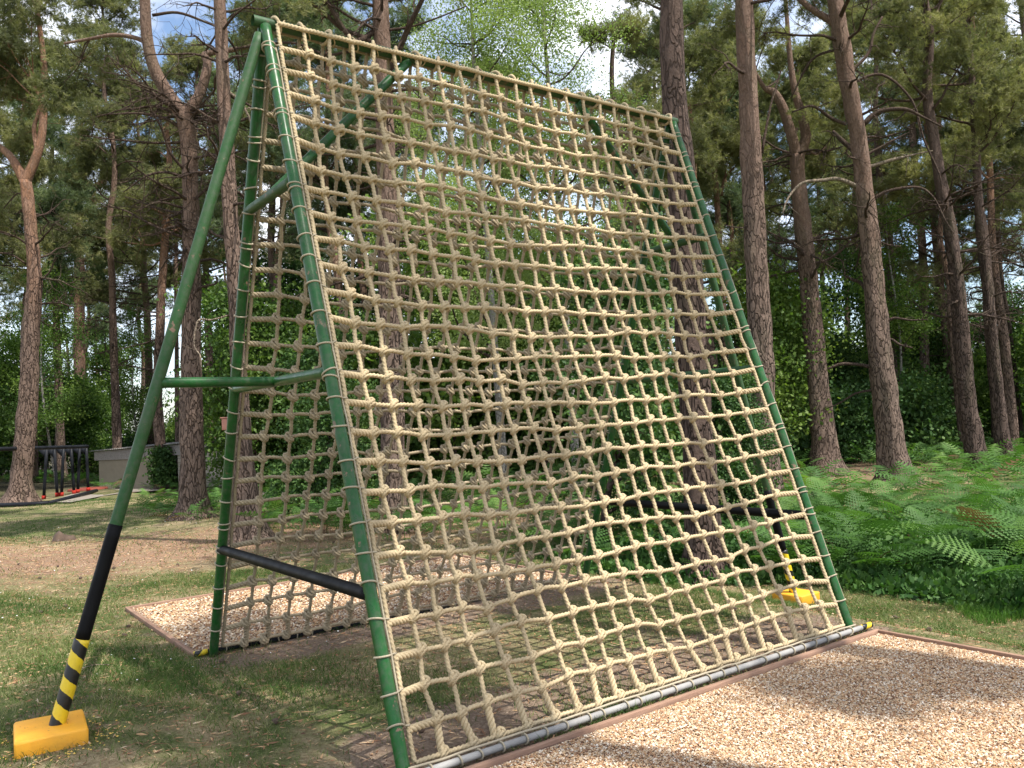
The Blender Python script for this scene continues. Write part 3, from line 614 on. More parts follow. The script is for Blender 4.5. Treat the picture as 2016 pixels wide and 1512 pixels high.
pine([(1766,952,66),(1756,890,56),(1745,800,48),(1735,720,44),(1727,640,42),(1720,560,38),(1712,470,36),(1704,400,33),(1697,330,33),(1690,270,31),(1678,200,30),(1668,150,32),(1660,95,34),(1650,40,30),(1640,-40,26)],'gnarled pine with plated bark and many broken branch stubs, standing in the bracken',bark='bark',
  limbs=[[(1658,70,20),(1640,40,15),(1600,10,12),(1560,-30,8)],],
  dead=[[(1694,330,15),(1688,290,13),(1672,262,12),(1664,240,8)],[(1700,245,13),(1725,222,12),(1770,222,10),(1810,238,6),(1840,260,4)],[(1666,245,9),(1640,225,9),(1600,210,7),(1560,220,4)],[(1706,330,10),(1750,318,9),(1800,305,5),(1830,300,3)],[(1700,372,12),(1650,360,10),(1610,358,9),(1570,375,7),(1540,395,5),(1525,430,3)],[(1716,392,9),(1750,380,8),(1800,376,7),(1820,400,4),(1835,440,4),(1850,470,2)],
   [(1724,610,12),(1706,565,10),(1688,550,8),(1676,540,5)],[(1740,640,7),(1755,630,7),(1780,634,5),(1808,632,3)],[(1738,690,8),(1750,672,7),(1770,672,6),(1790,685,4)],[(1712,722,10),(1690,715,8),(1660,718,8),(1636,726,6)],[(1716,768,6),(1690,772,5),(1660,790,4),(1630,810,2)],[(1665,150,10),(1700,110,8),(1720,60,7),(1740,30,5)],[(1672,165,8),(1740,150,7),(1790,200,6),(1810,280,5),(1840,350,4),(1845,400,2)],[(1655,95,8),(1610,110,6),(1570,180,4)],[(1700,470,5),(1680,478,4),(1660,468,3)],[(1722,470,5),(1745,480,4),(1770,486,3)]],
  crown=9.8,top=13,nb=10,autodead=14,deadz=(4.8,9.5),blen=2.6)
pine([(1927,926,44),(1918,880,36),(1905,800,33),(1897,700,31),(1889,600,28),(1880,520,26),(1868,440,24),(1852,360,22),(1838,270,20),(1825,180,17)],'dark bristly pine trunk right of the gnarled one, leaning left',bark='bark_dark',top=12,crown=8.2,nb=14,kind='needle',autodead=26,deadz=(3.5,7),blen=2.8)
pine([(1980,914,34),(1972,860,28),(1962,760,25),(1952,660,22),(1944,560,21),(1935,470,19),(1925,380,16)],'second leaning dark pine near the right edge',bark='bark_dark',top=12,crown=6.4,nb=16,kind='far',autodead=20,deadz=(3,7),blen=2.4)
pine([(1998,912,20),(1990,800,19),(1975,650,17),(1962,560,15),(1952,460,13)],'rust-coloured slim pine crossing behind the leaning dark pine at the right edge',bark='bark_orange',dep=25,top=13,crown=7,nb=14,kind='far',autodead=10,deadz=(4,7))
pine([(2010,880,15),(2000,780,14),(1984,640,12),(1972,560,10)],'thinnest pine stem at the extreme right edge',bark='bark_dark',dep=29,top=12,crown=7,nb=12,kind='far',autodead=10,deadz=(4,8))
pine([(1903,915,14),(1888,800,13),(1872,640,12),(1868,560,10)],'orange-barked thin stem just left of the dark bristly pine',bark='bark_orange',dep=26,top=13,crown=8,nb=12,kind='far',autodead=6,deadz=(4,8))  # orange comes from the bark colour
pine([(1268,965,30),(1262,880,26),(1256,780,24),(1250,700,22),(1246,600,20)],'dark leaning pine stem seen through the right half of the nets',bark='bark_dark',dep=20,top=11,crown=6.5,nb=14,kind='far',autodead=16,deadz=(2.5,6.5),blen=2)
pine([(994,960,14),(992,800,16),(990,680,16),(984,560,14),(980,420,12)],'pinkish pine stem seen through the middle of the nets',bark='bark_orange',dep=27,top=13,crown=9,nb=12,kind='far',autodead=8,deadz=(4,9),blen=2)
for px_,dp_,z0_,l_ in ((-70,27,7.5,'pine with a dense dark crown hanging in at the top left corner'),(232,31,8.,'olive-green pine between the leftmost pine and the big forked pine'),(120,38,8,'pale green pine in the gap left of the hut'),(300,40,7.5,'feathery pine behind the hut, left of the forked pine'),(420,36,8,'grey-green pine behind the hut, right of the forked pine')):
    g_=P(px_,930,dp_); z_=float(hgt(g_[0],g_[1])); sx_=[(project(np.array([g_[0],g_[1],z_+q]))) for q in (0,2,4,6,8)]
    pine([(a[0],a[1],w_) for a,w_ in zip(sx_,(20,17,15,14,12))],l_,bark='bark_orange' if px_%2 else 'bark',dep=dp_,top=18,crown=z0_,nb=40,kind='far',blen=3.6,autodead=10,deadz=(4,8),needle='needle' if px_!=120 else 'needle2')
# pines standing behind the photographer: they throw the dappled shade --------------------------------
def shade_pine(x,y,h,crown,nb,blen,label):
    z=float(hgt(x,y)); k=8; pts=[[x+rng.normal(0,.06),y+rng.normal(0,.06),z+h*i/k] for i in range(k+1)]; pts[0]=[x,y,z]
    T=empty('pine_tree',pts[0],label,'tree'); tr=MB(); s,r=trunk_mesh(tr,np.array(pts),np.linspace(.2,.05,k+1),n=12); tr.build('trunk',M['bark'],T); wood=MB();fol=MB()
    for q in range(nb):
        zz=crown+(h-crown)*rng.random(); i=np.argmin(np.abs(s[:,2]-zz)); a=rng.uniform(0,6.28); branch(wood,fol,s[i],[math.cos(a),math.sin(a),rng.uniform(0,.4)],blen*rng.uniform(.6,1.1),.03,'far',.8)
    wood.build('boughs',M['twig'],T); fol.build('foliage',M['needle'],T,smooth=False)
SHADE=[(2.5,-7.1,17.5,13.5,9,1.9,'tallest pine behind the viewpoint, shading the turf and the rear bed'),
 (1.4,-6.3,11.3,8.9,4,1.0,'short pine behind the viewpoint, shading the foreground grass'),
 (4.7,-7.9,11.4,10.2,4,.7,'small pine behind the viewpoint, shading a patch of the chip bed'),
 (4.3,-5.9,15.4,13.2,4,1.1,'pine right of the viewpoint whose crown shades the upper net')]
for a in SHADE: shade_pine(*a)
# ---------------------------------------------------------------- background wood: prototypes and copies
def copy_tree(src,loc,rz,s,label,group):
    c=src.copy(); COL.objects.link(c); c.location=loc; c.rotation_euler=(0,0,rz); c.scale=(s,s,s*rng.uniform(.93,1.1)); c['label']=label; c['group']=group
    for ch in src.children: d=ch.copy(); COL.objects.link(d); d.parent=c
    return c
def proto_pine(h,crown,nb,blen,bark,needle,lean,rad=.17):
    T=empty('pine_tree',(0,0,0),'x','tree'); k=9; pts=np.array([[lean*(i/k)**1.5+ .12*math.sin(i*1.3+lean*5),.1*math.cos(i*1.7),h*i/k] for i in range(k+1)])
    tr=MB(); s,r=trunk_mesh(tr,pts,np.linspace(rad,.04,k+1),n=10); wood=MB();fol=MB(); tr.build('trunk',M[bark],T)
    for q in range(nb):
        z=crown+(h-crown)*rng.random()**.8; i=np.argmin(np.abs(s[:,2]-z)); a=rng.uniform(0,6.28); f=(z-crown)/(h-crown)
        branch(wood,fol,s[i],[math.cos(a),math.sin(a),rng.uniform(-.05,.4)+f*.4],blen*(1-.6*f)*rng.uniform(.6,1.15),r[i]*.3+.012,'far',.85,n=5)
    for q in range(12):
        z=rng.uniform(crown*.35,crown); i=np.argmin(np.abs(s[:,2]-z)); a=rng.uniform(0,6.28); branch(wood,None,s[i],[math.cos(a),math.sin(a),.1],rng.uniform(.6,1.6),.018,dead=True,n=4)
    wood.build('boughs',M['twig'],T); fol.build('foliage',M[needle],T,smooth=False); return T
def proto_leafy(name,h,rad,ncl,mat,bark,tuft,low=.1,stem=.07,sp=.28,per=9,nlimb=9):
    T=empty(name,(0,0,0),'x','tree'); k=8; pts=np.array([[.25*math.sin(i*.6+h),.2*math.cos(i*.8),h*.95*i/k] for i in range(k+1)]); tr=MB(); s,r=trunk_mesh(tr,pts,np.linspace(stem,.015,k+1),n=8)
    tr.build('trunk',M[bark],T); wood=MB(); fol=MB(); sp_=[];
    for q in range(nlimb*2):
        z=h*(low+(.9-low)*rng.random()); i=np.argmin(np.abs(s[:,2]-z)); a=rng.uniform(0,6.28); f=(z/h-low)/(1-low); L=rad*(1.15-.85*abs(f-.25))*rng.uniform(.5,1.)
        c,_=limb(wood,s[i],[math.cos(a),math.sin(a),.45],L,r[i]*.45+.006,5,.2,.03,5)
        for u in range(max(3,ncl//(nlimb*2))):
            sp_.append(c[rng.integers(2,6)]+rng.normal(0,1,3)*np.array([.33,.33,.25])*rad*.35)
    sp_=np.array(sp_); pos=np.repeat(sp_,per,0)+rng.normal(0,sp,(len(sp_)*per,3))*np.array([1,1,.6]); tone=np.repeat(rng.random(len(sp_)),per)
    stamp(fol,tuft[0],tuft[1],pos,rng.normal(0,.6,pos.shape)+np.array([0,0,.5]),rng.uniform(.7,1.3,len(pos)),tone)
    wood.build('boughs',M['twig'],T); fol.build('foliage',M[mat],T,smooth=False); return T
PP=[proto_pine(15,5,28,2.5,'bark_orange','needle',.6),proto_pine(17,6,28,2.8,'bark','needle2',-.9),proto_pine(14,4,30,2.3,'bark_orange','needle2',.2,.15),proto_pine(19,8,25,3.,'bark_dark','needle',1.1,.2)]
PL=[proto_leafy('broadleaf_tree',6.5,2.3,150,'leaf','bark_dark',TLF,.08,.08,.42,12),proto_leafy('broadleaf_tree',8.5,2.6,170,'leafdark','bark_dark',TLF,.1,.1,.42,12),proto_leafy('broadleaf_tree',4.2,1.9,120,'leaf','bark_dark',TLF,.04,.05,.36,12)]
PS=[proto_leafy('shrub',2.3,1.5,90,'leaf','bark_dark',TLF,.03,.03,.30,11),proto_leafy('shrub',2.0,1.6,90,'leafdark','bark_dark',TLF,.03,.03,.30,11)]
used=set()
def place(protos,px,dep,label,group,s=1.):
    k=rng.integers(len(protos)); pr=protos[k]; g=P(px,900,dep); z=float(hgt(g[0],g[1])); loc=(g[0],g[1],z-.05)
    if pr.name not in used:
        used.add(pr.name); pr.location=loc; pr.rotation_euler=(0,0,rng.uniform(0,6)); pr.scale=(s,s,s); pr['label']=label; pr['group']=group; return pr
    return copy_tree(pr,loc,rng.uniform(0,6.28),s,label,group)
LP='pine of the far wood, behind the trunks that stand round the clearing'
def free(px,dep,kind):
    if -90<px<440 and dep<(40 if kind!='pine' else 33): return False
    if 1640<px<1760 and dep<24: return False
    if kind=='pine' and 840<px<1270: return dep>46 and (px*.7)%3<1
    return True
for i in range(70):
    px=-250+2500*((i*.618)%1); dep=rng.uniform(26,64) if i%3 else rng.uniform(22,36)
    if free(px,dep,'pine'): place(PP,px,dep,LP,'pines of the far wood',rng.uniform(.85,1.25))
LB='leafy green broadleaf tree filling the understorey beneath the far pines'
for i in range(66):
    px=-200+2400*((i*.618+.3)%1); dep=rng.uniform(22,52)
    if free(px,dep,'leafy'): place(PL,px,dep,LB,'broadleaf trees of the understorey',rng.uniform(.75,1.15)*(.85 if px>1450 else 1))
for px,dep,s in ((500,25,.9),(585,29,1.),(480,40,1.),(655,27,.9)): place(PL,px,dep,LB,'broadleaf trees of the understorey',s)
LS='low green shrub on the floor of the far wood'
for i in range(76):
    px=-250+2500*((i*.618+.7)%1); dep=rng.uniform(25,50)
    if free(px,dep,'shrub'): place(PS,px,dep,LS,'shrubs on the floor of the far wood',rng.uniform(.8,1.4))
# birches above the ridge
for i,(px,dep,s,l) in enumerate(((985,17,.92,'light green birch above the middle of the ridge, left of the other birch'),(1130,18,1.0,'light green airy birch above the middle of the ridge, against the open sky'),(905,25,1.0,'paler birch farther back, left of the two birches above the ridge'),(1235,28,.8,'small birch beyond the right end of the ridge'))):
    b=proto_leafy('birch_tree',14.5,2.3,330,'birchleaf','birchbark',TB,.22,.10,.26,12,20); g=P(px,900,dep); b.location=(g[0],g[1],float(hgt(g[0],g[1]))); b.scale=(s,s,s); b['label']=l
for px,dep,lab in ((100,30,'thin birch sapling with white stem behind the exercise bars'),(275,38,'slim white-stemmed birch right of the exercise bars'),(1785,27,'thin pale birch stem behind the gnarled pine'),(960,24,'young birch behind the middle of the nets')):
    b=proto_leafy('birch_tree',8.5,1.6,120,'leaf','birchbark',TL,.2,.05,.26,12,12); g=P(px,900,dep); b.location=(g[0],g[1],float(hgt(g[0],g[1]))); b['label']=lab
for px,dep,s,lab in ((1225,11.5,1.,'small dark holly behind the right-hand rear leg'),(1440,11.,.55,'dark holly bush in the bracken behind the right front leg'),(640,15.5,.9,'dark young tree behind the left part of the nets')):
    b=proto_leafy('holly_tree',4.2,1.35,130,'leafdark','bark_dark',TL,.1,.05,.2,14,10); g=P(px,900,dep); b.location=(g[0],g[1],float(hgt(g[0],g[1]))); b.scale=(s,s,s); b['label']=lab
# ---------------------------------------------------------------- bracken, bramble, grass
def frond(detail):
    v=[];t=[]; n=11 if detail else 8
    for i in range(n):
        f=(i+.5)/n; yb=f; zc=.10*math.sin(f*2.6)-.16*f*f; w=.36*math.sin(math.pi*min(1,(1-f)*.93+.09))**.8*(1-f)**.35
        for sx in(-1,1):
            tip=np.array([sx*w,yb+.12*w/.36,zc-.05*w/.36]); b0=np.array([0,yb,zc])
            if detail:
                k=5
                for j in range(k):
                    g0=j/k; c=b0+(tip-b0)*g0; c2=b0+(tip-b0)*min(1,g0+1.0/k); l=.055*(1-g0*.75)
                    for s2 in(-1,1):
                        b=len(v); v+=[c,c2,(c+c2)/2+np.array([sx*.012,s2*l,-.008])]; t.append([b,b+1,b+2])
            else:
                b=len(v); v+=[b0+[0,-.035,0],b0+[0,.035,0],tip]; t.append([b,b+1,b+2])
    return np.array(v),np.array(t)
FD=frond(True); FS=frond(False)
poly=[(430,1052),(470,1075),(560,1078),(640,1078),(700,1072),(760,1085),(860,1075),(1000,1085),(1100,1105),(1180,1130),(1260,1150),(1390,1150),(1500,1150),(1620,1150),(1690,1165),(1850,1185),(2060,1225)]
def edge_y(px): return np.interp(px,[p[0] for p in poly],[p[1] for p in poly])
def scatter_px(n,x0,x1,d0,d1):
    """random ground points inside the view wedge"""
    px=rng.uniform(x0,x1,n); d=np.sqrt(rng.uniform(d0**2,d1**2,n)); X=CAM+d[:,None]*(FW+RT*((px-1008)/F)[:,None]); X[:,2]=hgt(X[:,0],X[:,1]); a,b,_=project(X); return X,a,b,d
def ferns():
    near=MB(); brown=MB()
    X,a,b,d=scatter_px(9000,-60,2300,5.5,40); y0=edge_y(a); big=np.sin(X[:,0]*1.1)+np.sin(X[:,1]*.9+X[:,0]*.4)
    keep=(a>520)&(b<y0-6)&~((X[:,0]<3.85)&(X[:,1]<4.3))
    keep&=~((a>1640)&(a<1760)&(b>925)&(b<960)); keep&=(rng.random(len(a))<np.where(d<13,1.,.45))
    keep&=~((a<1000)&(b>1000)&(rng.random(len(a))<.35))
    left=(a>-60)&(a<470)&(b<968-(a<260)*4)&(b>925)&(rng.random(len(a))<.8)&~((a<190)&(b>952)); clump=(a>285)&(a<440)&(b>985)&(b<1030)
    k=keep|left|clump; X=X[k];d=d[k];a=a[k]; lf=(left|clump)[k]
    for det,sel in((FD,d<15),(FS,d>=15)):
        Xs=X[sel]; n=len(Xs); m=4 if det is FD else 4; base=np.repeat(Xs,m,0)+rng.normal(0,.10,(n*m,3))*np.array([1,1,0])
        sc_=rng.uniform(.38,.72,n*m)*np.where(np.repeat(lf[sel],m),.75,1.); edgeh=rng.uniform(.08,.50,n*m)*np.where(np.repeat(d[sel],m)>9,.72,1.)*np.where(np.repeat(lf[sel],m),.6,1.); base[:,2]+=edgeh
        az=rng.uniform(0,2*np.pi,n*m); el=rng.normal(.28,.25,n*m); yv=np.stack([np.cos(az)*np.cos(el),np.sin(az)*np.cos(el),np.sin(el)],1)
        up=np.tile([0,0,1.],(n*m,1))+rng.normal(0,.22,(n*m,3)); xv=np.cross(yv,up); xv/=np.linalg.norm(xv,axis=1,keepdims=True); zv=np.cross(xv,yv)
        bv,bt=det; bro=rng.random(n*m)<.05; base[bro,2]-=.12; v=base[:,None]+sc_[:,None,None]*(bv[None,:,0:1]*xv[:,None]+bv[None,:,1:2]*yv[:,None]+bv[None,:,2:3]*zv[:,None]); 
        for q_,mm_ in ((~bro,near),(bro,brown)):
            vq=v[q_]; t=bt[None]+(np.arange(len(vq))*len(bv))[:,None,None]; mm_.add(vq.reshape(-1,3),t=t.reshape(-1,3),c=np.repeat(rng.random(len(vq)),len(bv)))
        # stalks
        k3=np.arange(n*m)[::2]; s0=base[k3].copy(); g=s0.copy(); g[:,2]=hgt(g[:,0],g[:,1]); w=xv[k3]*.004; vv=np.stack([g-w,g+w,s0+w,s0-w],1).reshape(-1,3); near.add(vv,(np.arange(len(k3))[:,None]*4+np.arange(4)[None]),c=.4)
    tag(brown.build('dead_bracken',M['deadfern'],smooth=False),'withered brown fronds scattered through the bracken',kind='stuff')
    return tag(near.build('bracken',M['fern'],smooth=False),'bright green bracken covering the woodland floor behind the frame',kind='stuff')
ferns()
def bramble():
    X,a,b,d=scatter_px(60000,1000,2300,5.6,11); y0=edge_y(a); k=(b<y0+4)&(b>y0-110)&~((X[:,0]<3.9)&(X[:,1]<4)); X=X[k]; n=len(X); X[:,2]+=rng.beta(1.2,2.6,n)*(.30+.16*np.sin(X[:,0]*3.1+X[:,1]*2.3))*sm((y0[k]+8-b[k])/40)+.02
    v,t=leaf_tuft(3,.065,.045,.035); mb=MB(); stamp(mb,v,t,X,rng.normal(0,.6,(n,3))+np.array([0,0,1]),rng.uniform(.35,1.35,n),rng.random(n)); return tag(mb.build('bramble',M['bramble'],smooth=False),'dark leafy undergrowth along the foot of the bracken',kind='stuff')
bramble()
def blades(name,mat,X,h,w,label,lean=.45,tone=None):
    n=len(X); az=rng.uniform(0,2*np.pi,n); s=np.stack([np.cos(az),np.sin(az),np.zeros(n)],1)*w[:,None]/2; l=rng.normal(0,lean,(n,2)); m=X+np.stack([l[:,0]*h*.35,l[:,1]*h*.35,h*.55],1); tp=X+np.stack([l[:,0]*h,l[:,1]*h,h*(1-.25*np.abs(l[:,0]))],1)
    v=np.stack([X-s,X+s,m+s*.7,m-s*.7,tp],1).reshape(-1,3); o=np.arange(n)[:,None]*5; mb=MB(); mb.add(v,np.concatenate([o,o+1,o+2,o+3],1),np.concatenate([o+3,o+2,o+4],1),c=np.repeat(rng.random(n) if tone is None else tone,5)); return tag(mb.build(name,M[mat],smooth=False),label,kind='stuff')
def in_pit(X): return ((X[:,0]>-.06)&(X[:,0]<3.64)&(X[:,1]<-1.48))|((X[:,0]>-.14)&(X[:,0]<3.6)&(X[:,1]>1.53)&(X[:,1]<3.85))
def in_block(X): return (np.abs(X[:,0]+1.235)<.17)&(np.abs(X[:,1])<.19)|((np.abs(X[:,0]-4.8)<.14)&(np.abs(X[:,1])<.17))
def pn(x,y): return (np.sin(x*1.7+y*.9+1)+np.sin(x*.8-y*1.9+4)+np.sin(x*3.1+y*2.3)*.6+np.sin(x*5.3-y*4.1+2)*.5+np.sin(x*9+y*7)*.3)/3.4
X,a,b,d=scatter_px(430000,-40,2060,2.6,10.); g=pn(X[:,0],X[:,1]); nearbar=np.exp(-((X[:,1]+1.0)/.55)**2)*(X[:,0]>-.2)*(X[:,0]<4)+np.exp(-((X[:,1]-1.2)/.4)**2)*(X[:,0]>-.2)*(X[:,0]<4)
k=(b<1600)&~in_pit(X)&~in_block(X)&(rng.random(len(a))<np.clip(.42+.65*g-.6*nearbar,.04,1)*np.where((X[:,1]>5.2),.4,1))&~((b<edge_y(a)-10)&(a>1000)); X=X[k]; g=g[k]
blades('grass',"grassb",X,rng.uniform(.014,.055,len(X))*(1+.35*g),rng.uniform(.0024,.0052,len(X)),'short worn turf round the frame',.9,np.clip(.42-.4*g+rng.normal(0,.42,len(X)),0,1.6))
X,a,b,d=scatter_px(70000,-40,1100,10.,24); g=pn(X[:,0]*.6,X[:,1]*.6); k=(rng.random(len(a))<np.clip(.5+.7*g,.05,1)*np.where((X[:,1]<11.5)&(X[:,0]<4),.35,1))&(b>960); X=X[k]; blades('grass',"grassb",X,rng.uniform(.02,.05,len(X)),rng.uniform(.006,.012,len(X)),'short turf of the clearing beyond the rear bed',.9,np.clip(.4-.3*g[k]+rng.normal(0,.2,len(X)),0,1.2))
X,a,b,d=scatter_px(26000,1650,2300,5.0,7.4); y0=edge_y(a); k=(b>y0-12)&(b<y0+16+14*np.sin(a*.03))&(X[:,0]>3.9); X=X[k]; blades('long_grass','longgrass',X,rng.uniform(.04,.11,len(X))*(1.4+pn(X[:,0]*2,X[:,1]*2)),rng.uniform(.003,.006,len(X)),'long fresh grass in front of the bracken on the right',.35)
# fallen bits: twigs, bark flakes, stray chips, needles
X,a,b,d=scatter_px(60000,-40,2060,2.6,15); k=(b<1600)&~in_pit(X)&~in_block(X)&~((b<edge_y(a)-10)&(a>1000)); X=X[k][:42000]; n_=len(X); az=rng.uniform(0,6.28,n_); L_=rng.gamma(2.,.006,n_)+.003; L_*=np.where(rng.random(n_)<.05,2.6,1); w_=rng.uniform(.0012,.005,n_)
dx=np.stack([np.cos(az)*L_,np.sin(az)*L_,rng.normal(0,.003,n_)],1); dy=np.stack([-np.sin(az)*w_,np.cos(az)*w_,rng.normal(0,.002,n_)],1); X[:,2]+=rng.uniform(.004,.016,n_); v=np.stack([X-dx-dy*.5,X+dy,X+dx,X-dy],1).reshape(-1,3); v2=np.concatenate([v.reshape(-1,4,3),(X+[0,0,.003])[:,None]],1).reshape(-1,3); o=np.arange(n_)[:,None]*5
mb=MB(); mb.add(v2,t=np.concatenate([o+[0,1,4],o+[1,2,4],o+[2,3,4],o+[3,0,4]],0),c=np.repeat(rng.beta(1,2.,n_)*.85,5)); tag(mb.build('litter',M['chips'],smooth=False),'twigs, bark flakes and stray chips strewn over the turf',kind='stuff')
X,a,b,d=scatter_px(120,-20,2050,3,12); k=(b<1500)&~in_pit(X)&~in_block(X)&~((b<edge_y(a))&(a>1000)); X=X[k][:34]
for q,x_ in enumerate(X):
    mb=MB(); az=rng.uniform(0,6.28); D_=np.array([math.cos(az),math.sin(az),.1]); tube(mb,np.array([x_+[0,0,.015]+D_*s_ for s_ in np.linspace(-.022,.022,9)]),np.array([.004,.012,.016,.018,.017,.014,.011,.007,.003])*rng.uniform(.8,1.1),10,True,False,lambda th,ss:1+.22*np.sin(th*4+ss*260)*np.sin(ss*900)); o=mb.build('pine_cone',M['stump'],smooth=False,origin=x_); tag(o,'small brown pine cone lying in the turf round the frame','pine cone','pine cones in the turf')
# daisies, cones, flecks
X,a,b,d=scatter_px(420,-20,760,3.2,16); k=(b<1500)&~in_pit(X)&~in_block(X)&(pn(X[:,0],X[:,1])>.05); X=X[k]; X[:,2]+=.035; bv=np.concatenate([[[0,0,.003]],np.stack([np.cos(np.arange(8)*.785),np.sin(np.arange(8)*.785),np.zeros(8)],1)*.009]); bt=np.array([[0,i+1,(i+1)%8+1] for i in range(8)])
mb=MB(); stamp(mb,bv,bt,X,np.tile([0,0,1.],(len(X),1))+rng.normal(0,.2,(len(X),3)),rng.uniform(.45,.85,len(X)),np.ones(len(X))); tag(mb.build('daisies',M['daisy'],smooth=False),'tiny white daisies dotted through the shaded turf',kind='stuff')
n_=190; a_=rng.uniform(0,6.28,n_); rx=.20+np.abs(rng.normal(0,.07,n_)); X=np.stack([-1.235+np.cos(a_)*rx,np.sin(a_)*(rx+.03),np.zeros(n_)],1); X[:,2]=hgt(X[:,0],X[:,1])+.003; k=~in_block(X); X=X[k]; mb=MB(); v=np.array([[1,0,0],[-.5,.8,0],[-.5,-.8,0],[0,0,.6]])*.006; stamp(mb,v,np.array([[0,1,3],[1,2,3],[2,0,3]]),X,np.tile([0,0,1.],(len(X),1)),rng.uniform(.5,1.6,len(X)),np.ones(len(X))); tag(mb.build('paint_flakes',M['flecks'],smooth=False),'yellow paint flakes round the near block',kind='stuff')
# stump
g=ground(125,1064); T=MB(); th=np.linspace(0,6.283,16,endpoint=False)
def sprof(t,s): return 1+.18*np.sin(3*t)+.1*np.sin(7*t+1)
tube(T,np.array([g+[0,0,-.1],g+[0,0,.02],g+[0,0,.09],g+[.01,0,.10]]),np.array([.22,.16,.13,.10]),16,True,False,sprof); o=T.build('tree_stump',M['stump'],origin=g); tag(o,'low rotten tree stump on the dry grass at the left','stump')
# twig on the grass
for (p0,p1,l) in (((148,1326),(216,1316),'thin pale stick lying on the grass right of the near block'),):
    mb=MB(); A=ground(*p0)+[0,0,.02];B=ground(*p1)+[0,0,.025]; tube(mb,smooth_path([A,(A+B)/2+[0.01,.01,.012],B],5),.004,6); tag(mb.build('stick',M['dead']),l,'stick')
# ---------------------------------------------------------------- block hut
A=ground(196,958)[:2]; B=ground(448,958)[:2]; dirx=norm(B-A); hut=empty('block_hut',(A[0],A[1],0),'low concrete-block hut with a weathered fascia and corrugated roof, among the left trees','hut')
Lh=np.linalg.norm(B-A)+2.5; nx_=np.array([-dirx[1],dirx[0]]); nx_=nx_ if nx_@FW[:2]>0 else -nx_
def hp(u,w,z): q=A+dirx*u+nx_*w; return np.array([q[0],q[1],z])
def hbox(name,u0,u1,w0,w1,z0,z1,mat,par=hut,zt=None):
    mb=MB(); z2=z1 if zt is None else zt; c=[hp(u0,w0,z0),hp(u1,w0,z0),hp(u1,w1,z0),hp(u0,w1,z0),hp(u0,w0,z1),hp(u1,w0,z2),hp(u1,w1,z2),hp(u0,w1,z1)]
    for f,uv in (((0,1,5,4),[(u0,z0),(u1,z0),(u1,z2),(u0,z1)]),((1,2,6,5),[(w0,z0),(w1,z0),(w1,z2),(w0,z2)]),((2,3,7,6),[(u1,z0),(u0,z0),(u0,z1),(u1,z2)]),((3,0,4,7),[(w1,z0),(w0,z0),(w0,z1),(w1,z1)]),((4,5,6,7),[(u0,w0),(u1,w0),(u1,w1),(u0,w1)])): mb.add([c[i] for i in f],[[0,1,2,3]],uv=np.array(uv,float))
    return mb.build(name,M[mat],par,smooth=False)
_t=[P(px,py,depth(hp(np.linalg.norm(B-A)*(px-196)/252.,0,0)))[2] for px,py in ((196,905),(448,884))]; z0h,z1h=_t
u_=Lh*.33; zz=lambda u: z0h+(z1h-z0h)*u/(Lh-2.5)
hbox('rendered_wall',0,u_,0,.2,-.2,zz(0),'render',zt=zz(u_)); hbox('block_wall',u_+.9,Lh,0,.2,-.2,zz(u_+.9),'blockwork',zt=zz(Lh)); hbox('side_wall',-.0,.2,.2,3.2,-.2,zz(0)-.02,'render'); hbox('rear_wall',.2,Lh,3.,3.2,-.2,zz(0)-.03,'render')
for q,(u0,u1,m) in enumerate(((-.15,u_*.8,'greywood'),(u_*.81,u_+1.2,'greywood'),(u_+1.22,u_+2.2,'greywood'),(u_+2.22,Lh,'blackpaint'))): hbox('fascia_board',u0,u1,-.06,-.003,zz(u0)-.02,zz(u0)+.30,m,zt=zz(u1)+.30)
mb=MB(); uu=np.arange(-.3,Lh+.2,.035); zc=np.array([zz(u)+.33+.02*math.sin(u*70) for u in uu]); v=np.concatenate([[hp(u,-.2,z) for u,z in zip(uu,zc)],[hp(u,3.4,z+.12) for u,z in zip(uu,zc)]]); n=len(uu); i=np.arange(n-1); mb.add(v,np.stack([i,i+1,i+1+n,i+n],1)); mb.build('corrugated_roof',M['sheet'],hut)
g=hp(u_+.45,-.25,0); iv=empty('ivy',g,'ivy climbing the dark gap in the block hut wall','ivy'); mb=MB(); X=np.stack([rng.normal(0,.22,900),rng.normal(0,.12,900),rng.beta(1.3,1.2,900)*1.25],1)+g; v,t=leaf_tuft(3,.11,.09,.05); stamp(mb,v,t,X,rng.normal(0,1,X.shape),rng.uniform(.6,1.2,900),rng.random(900)); mb.build('foliage',M['leafdark'],iv,smooth=False); mb=MB(); tube(mb,smooth_path([g+[0,.05,-.1],g+[.08,.05,.6],g+[-.05,.05,1.5]],4),.025,6); mb.build('stem',M['bark_dark'],iv)
